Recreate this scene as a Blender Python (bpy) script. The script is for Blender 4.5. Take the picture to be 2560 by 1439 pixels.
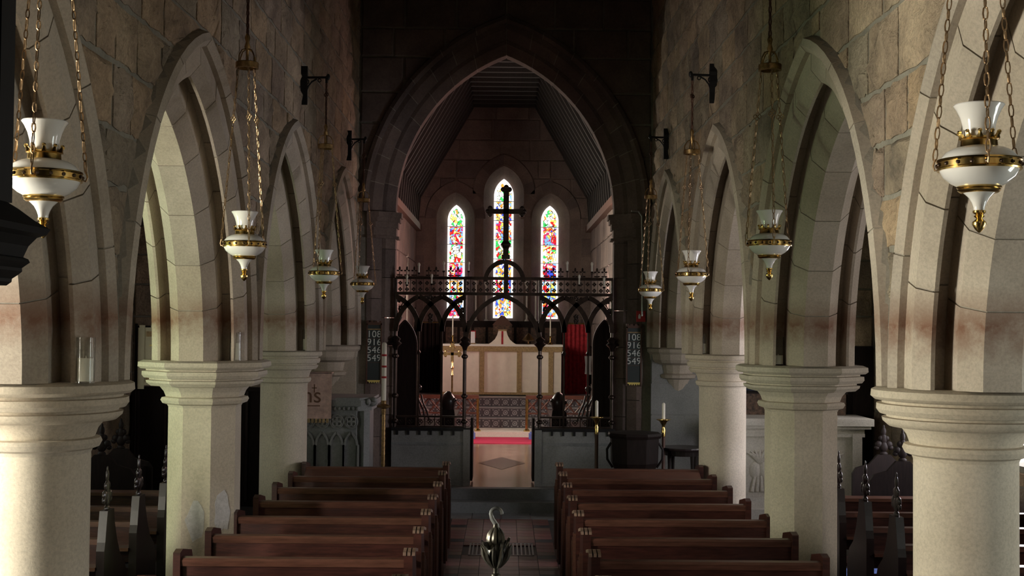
import bpy, bmesh, math, random
from mathutils import Vector, Matrix, Euler
R = math.radians
PI = math.pi
rng = random.Random(7)
scene = bpy.context.scene
col = scene.collection
for o in list(bpy.data.objects):
    bpy.data.objects.remove(o)

# ------------------------------------------------------------------ camera
F_PX = 3150.0; VX = 1261.0; VY = 808.0; HC = 2.45; ROLL = R(0.5)
cam_d = bpy.data.cameras.new('camera'); cam = bpy.data.objects.new('camera', cam_d); col.objects.link(cam)
cam_d.sensor_width = 36; cam_d.lens = 36 * F_PX / 2560; cam_d.clip_start = 0.05; cam_d.clip_end = 200
cam.location = (0, 0, HC)
pitch = math.atan((VY - 719.5) / F_PX); yaw = -math.atan((1280 - VX) / F_PX)
cam.rotation_euler = (Matrix.Rotation(yaw, 3, 'Z') @ Matrix.Rotation(PI / 2 + pitch, 3, 'X') @ Matrix.Rotation(ROLL, 3, 'Z')).to_euler()
scene.camera = cam

# ------------------------------------------------------------------ world, exposure, window light strengths
w = bpy.data.worlds.new('world'); scene.world = w; w.use_nodes = True
w.node_tree.nodes['Background'].inputs[0].default_value = (0.45, 0.55, 0.7, 1)
w.node_tree.nodes['Background'].inputs[1].default_value = 0.5
vs = scene.view_settings
vs.view_transform = 'Standard'; vs.look = 'None'; vs.gamma = 1; vs.use_curve_mapping = False
vs.exposure = 0.0
#            colour, strength of the daylight that comes through each window
GLOW = {
    'left_1': ((1.0, 0.95, 0.80), 72), 'left_2': ((0.74, 1.0, 0.58), 16), 'left_3': ((0.95, 1.0, 0.90), 3), 'left_4': ((1.0, 0.98, 0.85), 3),
    'right_1': ((0.93, 1.0, 0.95), 11), 'right_2': ((1.0, 0.92, 0.90), 7), 'right_3': ((0.97, 0.94, 1.0), 28), 'right_4': ((1.0, 0.95, 0.9), 7),
    'west': ((1.0, 0.90, 0.76), 0.45), 'added_chancel_left': ((1.0, 0.95, 0.80), 85), 'added_chancel_right': ((1.0, 0.60, 0.54), 78),  # chancel pair: added windows, unseen behind the arch, to light the chancel
    'sanctuary_left': ((1.0, 0.95, 0.80), 8), 'sanctuary_right': ((1.0, 0.80, 0.70), 18),
    'lancet': 1.35,
}

def at(x, y, Y):                       # photo pixel + known depth -> world point
    dx = x - VX; dy = y - VY
    c, s = math.cos(ROLL), math.sin(ROLL)
    return Vector(((dx * c + dy * s) / F_PX * Y, Y, HC - (dy * c - dx * s) / F_PX * Y))

# ------------------------------------------------------------------ materials
MATS = {}
def nodes_of(m):
    m.use_nodes = True
    nt = m.node_tree
    return nt, nt.nodes['Principled BSDF']
def N(nt, t, **kw):
    n = nt.nodes.new(t)
    for k, v in kw.items():
        if k in n.inputs.keys():
            n.inputs[k].default_value = v
        else:
            setattr(n, k, v)
    return n
def ramp(nt, fac, stops, interp='LINEAR'):
    r = nt.nodes.new('ShaderNodeValToRGB'); r.color_ramp.interpolation = interp
    els = r.color_ramp.elements
    while len(els) < len(stops): els.new(0.5)
    for e, (p, c) in zip(els, stops):
        e.position = p; e.color = (c[0], c[1], c[2], 1)
    nt.links.new(fac, r.inputs[0]); return r
def mix(nt, fac, a, b, mode='MIX'):
    m = nt.nodes.new('ShaderNodeMix'); m.data_type = 'RGBA'; m.blend_type = mode
    for s, v in ((0, fac), (6, a), (7, b)):
        if hasattr(v, 'is_output') or hasattr(v, 'links'): nt.links.new(v, m.inputs[s])
        else: m.inputs[s].default_value = v if s == 0 else (v[0], v[1], v[2], 1)
    return m.outputs[2]
def mth(nt, op, a, b=None, clamp=False):
    m = nt.nodes.new('ShaderNodeMath'); m.operation = op; m.use_clamp = clamp
    for i, v in enumerate((a, b)):
        if v is None: continue
        if hasattr(v, 'links'): nt.links.new(v, m.inputs[i])
        else: m.inputs[i].default_value = v
    return m.outputs[0]

def stone_mat(name, c1, c2, c3=None, scale=2.2, bump=0.25, bscale=45, rand=0.18, rough=0.9, stain=None):
    m = bpy.data.materials.new(name); nt, b = nodes_of(m)
    geo = N(nt, 'ShaderNodeNewGeometry')
    n1 = N(nt, 'ShaderNodeTexNoise', Scale=scale, Detail=6.0, Roughness=0.6)
    nt.links.new(geo.outputs['Position'], n1.inputs['Vector'])
    stops = [(0.3, c1), (0.68, c2)] if c3 is None else [(0.28, c1), (0.5, c2), (0.74, c3)]
    c = ramp(nt, n1.outputs[0], stops).outputs[0]
    n2 = N(nt, 'ShaderNodeTexNoise', Scale=bscale, Detail=5.0, Roughness=0.7)
    nt.links.new(geo.outputs['Position'], n2.inputs['Vector'])
    sp = ramp(nt, n2.outputs[0], [(0.3, (0.55 if bump > .5 else .72,) * 3), (0.6, (1.1,) * 3)]).outputs[0]
    c = mix(nt, 0.7, c, sp, 'MULTIPLY')
    oi = N(nt, 'ShaderNodeObjectInfo')
    v = ramp(nt, oi.outputs['Random'], [(0, (.72, .70, .72)), (.25, (1.0, .90, .78)), (.45, (.80, .80, .76)), (.65, (1.15, 1.0, .82)), (.85, (.88, .80, .78)), (1, (1.2, 1.12, 1.0))] if name == 'rubble' else [(0, (1 - rand, 1 - rand, 1 - rand * 0.9)), (0.5, (1, 0.97, 0.93)), (1, (1 + rand * .6, 1 + rand * .5, 1 + rand * .3))]).outputs[0]
    c = mix(nt, 1.0, c, v, 'MULTIPLY')
    if stain:                                # (z centre, half height, colour) a rusty tide mark in the stone
        sx = N(nt, 'ShaderNodeSeparateXYZ'); nt.links.new(geo.outputs['Position'], sx.inputs[0])
        n3 = N(nt, 'ShaderNodeTexNoise', Scale=5.0, Detail=7.0, Roughness=0.7)
        nt.links.new(geo.outputs['Position'], n3.inputs['Vector'])
        zz = mth(nt, 'ADD', sx.outputs[2], mth(nt, 'MULTIPLY', n3.outputs[0], 0.22))
        d = mth(nt, 'ABSOLUTE', mth(nt, 'SUBTRACT', zz, stain[0] + 0.11))
        f = mth(nt, 'SUBTRACT', 1.0, mth(nt, 'DIVIDE', d, stain[1]), True)
        f = mth(nt, 'MULTIPLY', f, ramp(nt, n3.outputs[0], [(0.33, (.35,) * 3), (0.58, (1,) * 3)]).outputs[0], True)
        c = mix(nt, f, c, stain[2])
    nt.links.new(c, b.inputs['Base Color'])
    bp = N(nt, 'ShaderNodeBump', Strength=bump, Distance=0.02)
    nt.links.new(n2.outputs[0], bp.inputs['Height'])
    if bump > 0.5:
        n4 = N(nt, 'ShaderNodeTexNoise', Scale=7.0, Detail=4.0, Roughness=0.6, Distortion=0.6)
        nt.links.new(geo.outputs['Position'], n4.inputs['Vector'])
        b2 = N(nt, 'ShaderNodeBump', Strength=0.9, Distance=0.06)
        nt.links.new(n4.outputs[0], b2.inputs['Height']); nt.links.new(b2.outputs[0], bp.inputs['Normal'])
    nt.links.new(bp.outputs[0], b.inputs['Normal'])
    b.inputs['Roughness'].default_value = rough
    MATS[name] = m; return m
def plain(name, c, rough=0.6, metal=0.0, var=0.0, scale=12, bump=0.0, stretch=None, spec=0.5, coat=0.0, rand=0.0):
    m = bpy.data.materials.new(name); nt, b = nodes_of(m)
    b.inputs['Base Color'].default_value = (*c, 1); b.inputs['Roughness'].default_value = rough
    b.inputs['Metallic'].default_value = metal; b.inputs['Specular IOR Level'].default_value = spec
    b.inputs['Coat Weight'].default_value = coat
    if var or bump:
        tc = N(nt, 'ShaderNodeTexCoord'); mp = N(nt, 'ShaderNodeMapping')
        mp.inputs['Scale'].default_value = stretch or (1, 1, 1)
        nt.links.new(tc.outputs['Object'], mp.inputs[0])
        n1 = N(nt, 'ShaderNodeTexNoise', Scale=float(scale), Detail=6.0, Roughness=0.65)
        nt.links.new(mp.outputs[0], n1.inputs['Vector'])
        lo = tuple(max(0, x * (1 - var)) for x in c); hi = tuple(min(1, x * (1 + var)) for x in c)
        r = ramp(nt, n1.outputs[0], [(0.32, lo), (0.68, hi)]).outputs[0]
        if rand:
            oi = N(nt, 'ShaderNodeObjectInfo')
            v = ramp(nt, oi.outputs['Random'], [(0, (1 - rand,) * 3), (1, (1 + rand,) * 3)]).outputs[0]
            r = mix(nt, 1.0, r, v, 'MULTIPLY')
        nt.links.new(r, b.inputs['Base Color'])
        if bump:
            bp = N(nt, 'ShaderNodeBump', Strength=bump, Distance=0.01)
            nt.links.new(n1.outputs[0], bp.inputs['Height']); nt.links.new(bp.outputs[0], b.inputs['Normal'])
    MATS[name] = m; return m
def emit(name, c, s):
    m = bpy.data.materials.new(name); nt, b = nodes_of(m)
    b.inputs['Base Color'].default_value = (0.02, 0.02, 0.02, 1)
    b.inputs['Emission Color'].default_value = (*c, 1); b.inputs['Emission Strength'].default_value = s
    MATS[name] = m; return m
def glass_mat(name, c, rough=0.03):
    m = bpy.data.materials.new(name); nt, b = nodes_of(m)
    b.inputs['Base Color'].default_value = (*c, 1); b.inputs['Roughness'].default_value = rough
    b.inputs['Transmission Weight'].default_value = 1.0; b.inputs['IOR'].default_value = 1.3
    MATS[name] = m; return m
def stained(name, palette, strength, scale=16.0):
    m = bpy.data.materials.new(name); nt, b = nodes_of(m)
    geo = N(nt, 'ShaderNodeNewGeometry')
    wn = N(nt, 'ShaderNodeTexNoise', Scale=9.0, Detail=3.0)
    nt.links.new(geo.outputs['Position'], wn.inputs['Vector'])
    wv = mix(nt, 0.10, geo.outputs['Position'], wn.outputs[1], 'ADD')
    mp = N(nt, 'ShaderNodeMapping'); mp.inputs['Scale'].default_value = (1, 0.01, 0.75); nt.links.new(wv, mp.inputs[0])
    vo = N(nt, 'ShaderNodeTexVoronoi', Scale=scale); nt.links.new(mp.outputs[0], vo.inputs['Vector'])
    ve = N(nt, 'ShaderNodeTexVoronoi', Scale=scale); ve.feature = 'DISTANCE_TO_EDGE'; nt.links.new(mp.outputs[0], ve.inputs['Vector'])
    sp = N(nt, 'ShaderNodeSeparateColor'); nt.links.new(vo.outputs['Color'], sp.inputs[0])
    big = N(nt, 'ShaderNodeTexNoise', Scale=3.2, Detail=1.0); nt.links.new(geo.outputs['Position'], big.inputs['Vector'])
    f = mth(nt, 'ADD', mth(nt, 'MULTIPLY', sp.outputs[0], 0.55), mth(nt, 'MULTIPLY', mth(nt, 'SUBTRACT', big.outputs[0], 0.28), 1.05))
    k = len(palette)
    c = ramp(nt, f, [(i / k, p) for i, p in enumerate(palette)], 'CONSTANT').outputs[0]
    lead = ramp(nt, ve.outputs['Distance'], [(0.025, (0.03,) * 3), (0.06, (1,) * 3)]).outputs[0]
    c = mix(nt, 1.0, c, lead, 'MULTIPLY')
    b.inputs['Base Color'].default_value = (0.02, 0.02, 0.02, 1)
    nt.links.new(c, b.inputs['Emission Color']); b.inputs['Emission Strength'].default_value = strength
    MATS[name] = m; return m

stone_mat('dressed', (0.37, 0.315, 0.255), (0.54, 0.475, 0.395), scale=1.6, bump=0.12, bscale=70, rand=0.10, stain=(2.47, 0.19, (0.21, 0.105, 0.065)))
stone_mat('pillar', (0.45, 0.395, 0.315), (0.60, 0.54, 0.45), scale=1.3, bump=0.12, bscale=60, rand=0.05)
stone_mat('plaster', (0.55, 0.54, 0.54), (0.66, 0.65, 0.66), scale=9, bump=0.3, bscale=40, rand=0.0)
stone_mat('rubble', (0.185, 0.155, 0.13), (0.41, 0.335, 0.26), (0.58, 0.49, 0.385), scale=2.6, bump=0.9, bscale=36, rand=0.22)
stone_mat('mortar', (0.20, 0.185, 0.155), (0.30, 0.28, 0.235), scale=4, bump=0.4, bscale=50, rand=0)
stone_mat('joint', (0.27, 0.245, 0.21), (0.36, 0.33, 0.28), scale=4, bump=0.3, bscale=50, rand=0)
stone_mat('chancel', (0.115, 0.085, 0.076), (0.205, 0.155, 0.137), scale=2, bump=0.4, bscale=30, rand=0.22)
stone_mat('grey_stone', (0.22, 0.225, 0.225), (0.30, 0.305, 0.305), scale=2, bump=0.15, bscale=60, rand=0.05)
stone_mat('pale_stone', (0.60, 0.56, 0.52), (0.72, 0.69, 0.65), scale=2, bump=0.08, bscale=60, rand=0.0)
stone_mat('slab', (0.16, 0.17, 0.175), (0.24, 0.25, 0.26), scale=3, bump=0.1, bscale=40, rand=0.1, rough=0.5)
plain('pew_wood', (0.055, 0.017, 0.013), 0.34, var=0.5, scale=9, stretch=(0.7, 6, 6), bump=0.05, rand=0.15)
plain('worn_wood', (0.26, 0.165, 0.125), 0.4, var=0.3, scale=12)
plain('pew_rail', (0.11, 0.046, 0.032), 0.30, var=0.35, scale=10, stretch=(0.7, 6, 6))
plain('dark_wood', (0.012, 0.007, 0.006), 0.55, spec=0.2, var=0.4, scale=10, stretch=(5, 5, 0.6))
plain('poppy_wood', (0.022, 0.014, 0.014), 0.28, var=0.3, scale=10, spec=0.45)
plain('case_wood', (0.005, 0.004, 0.004), 0.7, spec=0.25, var=0.4, scale=10, stretch=(5, 5, 0.6))
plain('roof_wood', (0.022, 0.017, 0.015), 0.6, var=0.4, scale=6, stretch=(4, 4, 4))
plain('brass', (0.72, 0.50, 0.18), 0.22, 1.0, var=0.25, scale=30)
plain('old_brass', (0.40, 0.26, 0.12), 0.35, 1.0, var=0.4, scale=40)
plain('chain_metal', (0.42, 0.28, 0.16), 0.4, 0.9, var=0.4, scale=30)
plain('iron', (0.012, 0.011, 0.012), 0.5, 0.4)
plain('screen_metal', (0.045, 0.030, 0.024), 0.38, 0.7, var=0.5, scale=8)
plain('jewel', (0.05, 0.03, 0.02), 0.2, 0.6)
plain('opal', (0.86, 0.84, 0.80), 0.10, coat=0.4)
plain('wax', (0.85, 0.80, 0.68), 0.45)
plain('wick', (0.05, 0.04, 0.03), 0.8)
glass_mat('clear_glass', (0.95, 0.97, 0.95))
plain('cream_cloth', (0.86, 0.78, 0.67), 0.85, var=0.06, scale=6)
plain('gold_cloth', (0.36, 0.25, 0.12), 0.7, var=0.35, scale=30)
plain('white_linen', (0.85, 0.82, 0.76), 0.9)
plain('pink_cloth', (0.56, 0.38, 0.33), 0.8, var=0.25, scale=14)
plain('brown_thread', (0.16, 0.08, 0.05), 0.8)
plain('red_cloth', (0.38, 0.02, 0.03), 0.9, var=0.45, scale=14)
plain('carpet', (0.42, 0.02, 0.07), 0.95, var=0.15, scale=40)
plain('blue_cloth', (0.12, 0.19, 0.48), 0.9, var=0.2, scale=10)
plain('navy', (0.02, 0.025, 0.05), 0.8)
plain('banner_cloth', (0.62, 0.58, 0.40), 0.85, var=0.08, scale=5)
plain('gilt', (0.95, 0.78, 0.25), 0.3, 0.3)
plain('board', (0.035, 0.045, 0.045), 0.6)
plain('board_wood', (0.10, 0.045, 0.03), 0.5)
plain('numeral', (0.72, 0.76, 0.72), 0.6)
plain('red_paint', (0.45, 0.02, 0.02), 0.5)
plain('paper', (0.80, 0.78, 0.80), 0.8)
plain('retable', (0.09, 0.05, 0.03), 0.45, var=0.9, scale=22, bump=0.5)
plain('finial_metal', (0.14, 0.13, 0.11), 0.30, 0.85, var=0.5, scale=14)
plain('tile_red', (0.22, 0.085, 0.075), 0.36, var=0.3, scale=9, rand=0.25)
plain('tile_dark', (0.04, 0.037, 0.042), 0.42, var=0.3, scale=9, rand=0.25)
plain('tile_buff', (0.24, 0.15, 0.11), 0.42, var=0.25, scale=9, rand=0.2)
plain('floor_dark', (0.05, 0.045, 0.045), 0.5, var=0.3, scale=6)
plain('marble', (0.24, 0.17, 0.135), 0.16, var=0.25, scale=3)
plain('marble_dark', (0.06, 0.04, 0.04), 0.16, var=0.25, scale=3)
plain('encaustic', (0.30, 0.28, 0.29), 0.3, var=0.3, scale=12)
plain('encaustic_dark', (0.09, 0.08, 0.09), 0.35, var=0.3, scale=12)
plain('steel', (0.35, 0.36, 0.36), 0.4, 0.8)
PAL = [(0.9, 0.02, 0.02), (0.05, 0.10, 0.75), (0.95, 0.35, 0.05), (1, 0.92, 0.75), (0.25, 0.5, 0.95), (1, 1, 0.95), (0.85, 0.03, 0.15), (0.05, 0.6, 0.12), (1, 0.8, 0.15), (0.8, 0.85, 1.0), (0.12, 0.08, 0.6)]
stained('stained_rich', [PAL[i] for i in (1, 0, 2, 3, 6, 4, 0, 8, 9, 10)], GLOW['lancet'], 19)
stained('stained_light', [PAL[i] for i in (4, 0, 8, 5, 3, 9, 7, 5, 2, 3)], GLOW['lancet'] * 1.25, 17)
stained('stained_mid', [PAL[i] for i in (0, 3, 1, 2, 5, 8, 4, 9, 0, 7)], GLOW['lancet'] * 1.1, 19)
emit('clear_border', (1, 0.96, 0.90), GLOW['lancet'] * 1.3)
for k, v in GLOW.items():
    if k != 'lancet': emit('glow_' + k, v[0], v[1])

# ------------------------------------------------------------------ mesh helpers
class MB:
    def __init__(s): s.v = []; s.f = []; s.M = None
    def add(s, vs_, fs):
        o = len(s.v)
        if s.M is not None: vs_ = [s.M @ Vector(p) for p in vs_]
        s.v += [tuple(p) for p in vs_]; s.f += [tuple(i + o for i in f) for f in fs]; return s
    def box(s, c, d, rot=None):
        x, y, z = d[0] / 2, d[1] / 2, d[2] / 2
        p = [Vector((a * x, b * y, e * z)) for a in (-1, 1) for b in (-1, 1) for e in (-1, 1)]
        if rot is not None: p = [rot @ q for q in p]
        return s.add([q + Vector(c) for q in p], [(0, 1, 3, 2), (4, 6, 7, 5), (0, 4, 5, 1), (2, 3, 7, 6), (0, 2, 6, 4), (1, 5, 7, 3)])
    def bb(s, x0, x1, y0, y1, z0, z1):
        return s.box(((x0 + x1) / 2, (y0 + y1) / 2, (z0 + z1) / 2), (x1 - x0, y1 - y0, z1 - z0))
    def loft(s, rings, cap=True, close=True):
        n = len(rings[0]); vs_ = [p for r in rings for p in r]; fs = []
        for i in range(len(rings) - 1):
            for j in range(n if close else n - 1):
                k = (j + 1) % n
                fs.append((i * n + j, i * n + k, (i + 1) * n + k, (i + 1) * n + j))
        if cap: fs += [tuple(range(n))[::-1], tuple(range((len(rings) - 1) * n, len(rings) * n))]
        return s.add(vs_, fs)
    def lathe(s, prof, seg=24, c=(0, 0, 0), rot=0.0, cap=True, ax='z', scale=(1, 1)):
        rings = []
        for r, z in prof:
            ring = []
            for i in range(seg):
                a = rot + 2 * PI * i / seg
                p = (r * math.cos(a) * scale[0], r * math.sin(a) * scale[1], z)
                if ax == 'y': p = (p[0], p[2], p[1])
                if ax == 'x': p = (p[2], p[0], p[1])
                ring.append((p[0] + c[0], p[1] + c[1], p[2] + c[2]))
            rings.append(ring)
        return s.loft(rings, cap)
    def ell(s, c, r, seg=10, rings=7):
        prof = [(max(0.02, math.sin(PI * i / rings)), -math.cos(PI * i / rings)) for i in range(rings + 1)]
        rr = []
        for q, z in prof:
            rr.append([(c[0] + r[0] * q * math.cos(2 * PI * j / seg), c[1] + r[1] * q * math.sin(2 * PI * j / seg), c[2] + r[2] * z) for j in range(seg)])
        return s.loft(rr)
    def tube(s, pts, r, seg=6, closed=False, cap=True):
        pts = [Vector(p) for p in pts]; n = len(pts); rings = []
        up = None
        for i, p in enumerate(pts):
            a = pts[i - 1] if (i or closed) else p
            b = pts[(i + 1) % n] if (i < n - 1 or closed) else p
            t = (b - a).normalized()
            if up is None:
                up = Vector((0, 0, 1)) if abs(t.z) < 0.9 else Vector((0, 1, 0))
            u = t.cross(up)
            if u.length < 1e-5: u = t.orthogonal()
            u.normalize(); v = u.cross(t).normalized(); up = v
            rad = r[i] if isinstance(r, (list, tuple)) else r
            rings.append([p + u * rad * math.cos(2 * PI * k / seg) + v * rad * math.sin(2 * PI * k / seg) for k in range(seg)])
        if closed: rings.append(rings[0])
        return s.loft(rings, cap and not closed)
    def prism(s, poly, f, w0, w1):           # 2D polygon extruded; f(a, b, w) -> xyz
        n = len(poly)
        vs_ = [f(a, b, w0) for a, b in poly] + [f(a, b, w1) for a, b in poly]
        fs = [tuple(range(n))[::-1], tuple(range(n, 2 * n))] + [(i, (i + 1) % n, (i + 1) % n + n, i + n) for i in range(n)]
        return s.add(vs_, fs)
    def mesh(s, name, mat, smooth=False):
        me = bpy.data.meshes.new(name); me.from_pydata(s.v, [], s.f)
        bm = bmesh.new(); bm.from_mesh(me); bmesh.ops.recalc_face_normals(bm, faces=bm.faces); bm.to_mesh(me); bm.free()
        if smooth:
            me.polygons.foreach_set('use_smooth', [True] * len(me.polygons))
            try: me.set_sharp_from_angle(angle=R(40))
            except Exception: pass
        me.materials.append(MATS[mat]); return me
    def build(s, name, mat, parent=None, smooth=False, loc=(0, 0, 0)):
        return link(name, s.mesh(name, mat, smooth), parent, loc)
def link(name, me, parent=None, loc=(0, 0, 0)):
    o = bpy.data.objects.new(name, me); col.objects.link(o); o.location = loc
    if parent: o.parent = parent
    return o
def tag(o, label, cat, group=None):
    o['label'] = label; o['category'] = cat
    if group: o['group'] = group
    return o
def thing(name, label, cat, loc=(0, 0, 0), group=None, rz=0):
    o = bpy.data.objects.new(name, None); col.objects.link(o); o.location = loc; o.rotation_euler = (0, 0, rz); o.empty_display_size = 0.1
    return tag(o, label, cat, group)
def struct(o, label=None, cat=None):
    o['kind'] = 'structure'
    if label: o['label'] = label
    if cat: o['category'] = cat
    return o
def copy_tree(o, parent=None):
    c = o.copy(); col.objects.link(c)
    if parent: c.parent = parent
    for ch in list(o.children): copy_tree(ch, c)
    return c
def carve(o, cutter_mb):
    cm = cutter_mb.mesh('cutter', 'mortar'); co = bpy.data.objects.new('cutter', cm); col.objects.link(co)
    md = o.modifiers.new('b', 'BOOLEAN'); md.operation = 'DIFFERENCE'; md.object = co; md.solver = 'EXACT'
    dg = bpy.context.evaluated_depsgraph_get(); dg.update()
    me = bpy.data.meshes.new_from_object(o.evaluated_get(dg))
    o.modifiers.clear(); old = o.data; o.data = me; me.name = o.name
    bpy.data.objects.remove(co); bpy.data.meshes.remove(old)
    return o
def text_mesh(name, body, size, mat, parent, loc, rot=(PI / 2, 0, 0), depth=0.004, spacing=1.0):
    c = bpy.data.curves.new(name, 'FONT'); c.body = body; c.size = size; c.align_x = 'CENTER'; c.align_y = 'CENTER'
    c.extrude = depth; c.space_character = spacing
    t = bpy.data.objects.new('t', c); col.objects.link(t)
    dg = bpy.context.evaluated_depsgraph_get(); dg.update()
    me = bpy.data.meshes.new_from_object(t.evaluated_get(dg)); bpy.data.objects.remove(t)
    me.materials.clear(); me.materials.append(MATS[mat])
    o = link(name, me, parent, loc); o.rotation_euler = rot; return o

# ---- pointed arches
def arch_e(a, h): return (h * h - a * a) / (2 * a)
def half_w(a, e, d, dz):                 # half width of the arch at height dz over the springing, offset d
    rr = a + e + d
    if dz <= 0: return a + d
    q = rr * rr - dz * dz
    return max(0.0, math.sqrt(q) - e) if q > 0 else 0.0
def outline(a, e, d, z0, zs, n=10):
    rr = a + e + d; tm = math.acos(e / rr)
    right = [(rr * math.cos(tm * i / n) - e, zs + rr * math.sin(tm * i / n)) for i in range(n + 1)]
    pts = [(-(a + d), z0), (a + d, z0)] + right[:-1] + [(0.0, right[-1][1])] + [(-p[0], p[1]) for p in right[:-1]][::-1]
    return pts
def arch_piece(prof, a, e, zs, s, t0, t1, place, nsec=4):
    rings = []
    for i in range(nsec + 1):
        t = t0 + (t1 - t0) * i / nsec; ring = []
        for (ww, d) in prof:
            rr = a + e + d; th = t * math.acos(e / rr)
            ring.append(place(s * (rr * math.cos(th) - e), ww, zs + rr * math.sin(th)))
        rings.append(ring)
    return MB().loft(rings)
def inset(prof, q):
    cx = sum(p[0] for p in prof) / len(prof); cy = sum(p[1] for p in prof) / len(prof)
    return [(p[0] - math.copysign(min(q, abs(p[0] - cx)), p[0] - cx), p[1] + (q if p[1] < cy else 0)) for p in prof]
def build_arch(parent, name, profs, a, e, zs, place, mat, joint, cache=None, loc=(0, 0, 0), lib=None):
    """mortar core as the part, its voussoirs as sub-parts; lib caches meshes for look-alike arches"""
    if lib is None: lib = {}
    if 'core' not in lib:
        core = MB()
        for pf in profs:
            for s in (-1, 1):
                m = arch_piece(pf[2] if len(pf) > 2 else inset(pf[0], 0.007), a, e, zs, s, 0, 1, place, 14); core.add(m.v, m.f)
        lib['core'] = core.mesh(name, joint)
        lib['v'] = []
        for pi_, (prof, n) in enumerate([q[:2] for q in profs]):
            for s in (-1, 1):
                off = 0.0
                cuts = [0.0]
                for k in range(1, n): cuts.append((k + 0.12 * math.sin(5.1 * k + pi_ * 2 + s)) / n)
                cuts.append(1.0)
                for k in range(n):
                    g = 0.0016
                    lib['v'].append(arch_piece(prof, a, e, zs, s, cuts[k] + (g if k else 0), cuts[k + 1] - g, place, 4).mesh('voussoir', mat))
    o = link(name, lib['core'], parent, loc)
    for me in lib['v']:
        link('voussoir', me, o)
    return o

# ---- stone facing: courses of separate stones inside regions (L(z), R(z))
def facing(parent, mat, regions, courses, place, wmin, wmax, t=0.025, gap=0.012, keep=None, name='stone', r=rng, hewn=False):
    n = 0
    for ci in range(len(courses) - 1):
        z0, z1 = courses[ci] + gap, courses[ci + 1] - gap
        zs_ = [z0 + (z1 - z0) * i / 6 for i in range(7)]
        for L, Rr in regions:
            lo = min(L(z) for z in zs_); hi = max(Rr(z) for z in zs_)
            if hi - lo < 0.08: continue
            u = lo
            while u < hi - 0.05:
                wd = r.uniform(wmin, wmax)
                if hi - (u + wd) < wmin * 0.6: wd = hi - u
                a, b = u + gap, u + wd - gap; u += wd
                le, re = [], []
                for z in zs_:
                    l_, r_ = max(a, L(z) + .002), min(b, Rr(z) - .002)
                    if r_ - l_ > 0.006: le.append((l_, z)); re.append((r_, z))
                if len(le) < 2: continue
                jig = r.uniform(-0.25, 0.25) * (b - a) * 0.12
                poly = le + re[::-1]
                cx = sum(p[0] for p in poly) / len(poly); cz = sum(p[1] for p in poly) / len(poly)
                if keep and not keep(cx, cz): continue
                th = t * r.uniform(0.6, 1.5)
                if hewn and len(le) >= 4:      # rough-hewn face: a small uneven grid, edges set back to the mortar
                    clipped = max(p[0] for p in le) > a + .003 or min(p[0] for p in re) < b - .003 or len(le) < 7
                    idx = list(range(len(le))) if clipped else [0, 2, 3, 5, 6]
                    NC = 6; vv = []; ff = []; nr = len(idx)
                    for ri, k in enumerate(idx):
                        l_, r_ = le[k][0], re[k][0]; z = le[k][1]
                        for c_ in range(NC):
                            edge = ri in (0, nr - 1) or c_ in (0, NC - 1)
                            x = l_ + (r_ - l_) * (c_ / (NC - 1) if edge and c_ in (0, NC - 1) else (c_ + r.uniform(-.25, .25)) / (NC - 1))
                            zz = z + (0 if c_ in (0, NC - 1) else r.uniform(-.012, .012))
                            vv.append(place(x, (0.004 + r.uniform(0, .006)) if edge else th + r.uniform(-.016, .02), zz))
                    for ri in range(nr - 1):
                        for c_ in range(NC - 1):
                            q = ri * NC + c_; ff.append((q, q + 1, q + NC + 1, q + NC))
                    bd = [i for i in range(NC)] + [(i + 1) * NC - 1 for i in range(1, nr)] + [(nr - 1) * NC + i for i in range(NC - 2, -1, -1)] + [i * NC for i in range(nr - 2, 0, -1)]
                    b0 = len(vv)
                    for i in bd:
                        p_ = vv[i]; vv.append(p_)
                    for j, i in enumerate(bd):
                        ri, c_ = divmod(i, NC); k = idx[ri]
                        x = le[k][0] if c_ == 0 else re[k][0] if c_ == NC - 1 else le[k][0] + (re[k][0] - le[k][0]) * c_ / (NC - 1)
                        vv[b0 + j] = place(x, -.012, le[k][1])
                    m_ = len(bd)
                    for j in range(m_):
                        ff.append((bd[j], bd[(j + 1) % m_], b0 + (j + 1) % m_, b0 + j))
                    MB().add(vv, ff).build(name, mat, parent, True); n += 1
                    continue
                back = [place(p[0], 0.0, p[1]) for p in poly]
                def shr(p, q):
                    dx, dz = p[0] - cx, p[1] - cz; l = math.hypot(dx, dz) or 1
                    return (p[0] - dx / l * q, p[1] - dz / l * q)
                mid = [place(p[0], th * 0.6, p[1]) for p in poly]
                fr = [place(*(lambda s_: (s_[0], th, s_[1]))(shr(p, 0.02))) for p in poly]
                MB().loft([back, mid, fr]).build(name, mat, parent); n += 1
    return n
def courses(z0, z1, h0, h1, r=rng):
    c = [z0]
    while c[-1] < z1 - h0: c.append(min(z1, c[-1] + r.uniform(h0, h1)))
    if c[-1] < z1: c[-1] = z1
    return c

# =================================================================== SETTING
XP = 2.31; XF = 1.96; TH = 0.35           # arcade line, nave face, half thickness
PY = [6.3, 9.8, 13.3]; YC = 16.8          # pillars, chancel arch wall
ZS = 2.15                                 # arcade springing
A_I = 1.28; E_I = 0.51                    # arcade intrados
AC = [4.55, 8.05, 11.55, 15.05]
YE = 28.0; XC = 1.96; ZCH = 0.285
ZTOP = 7.2; XO = 5.0

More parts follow.
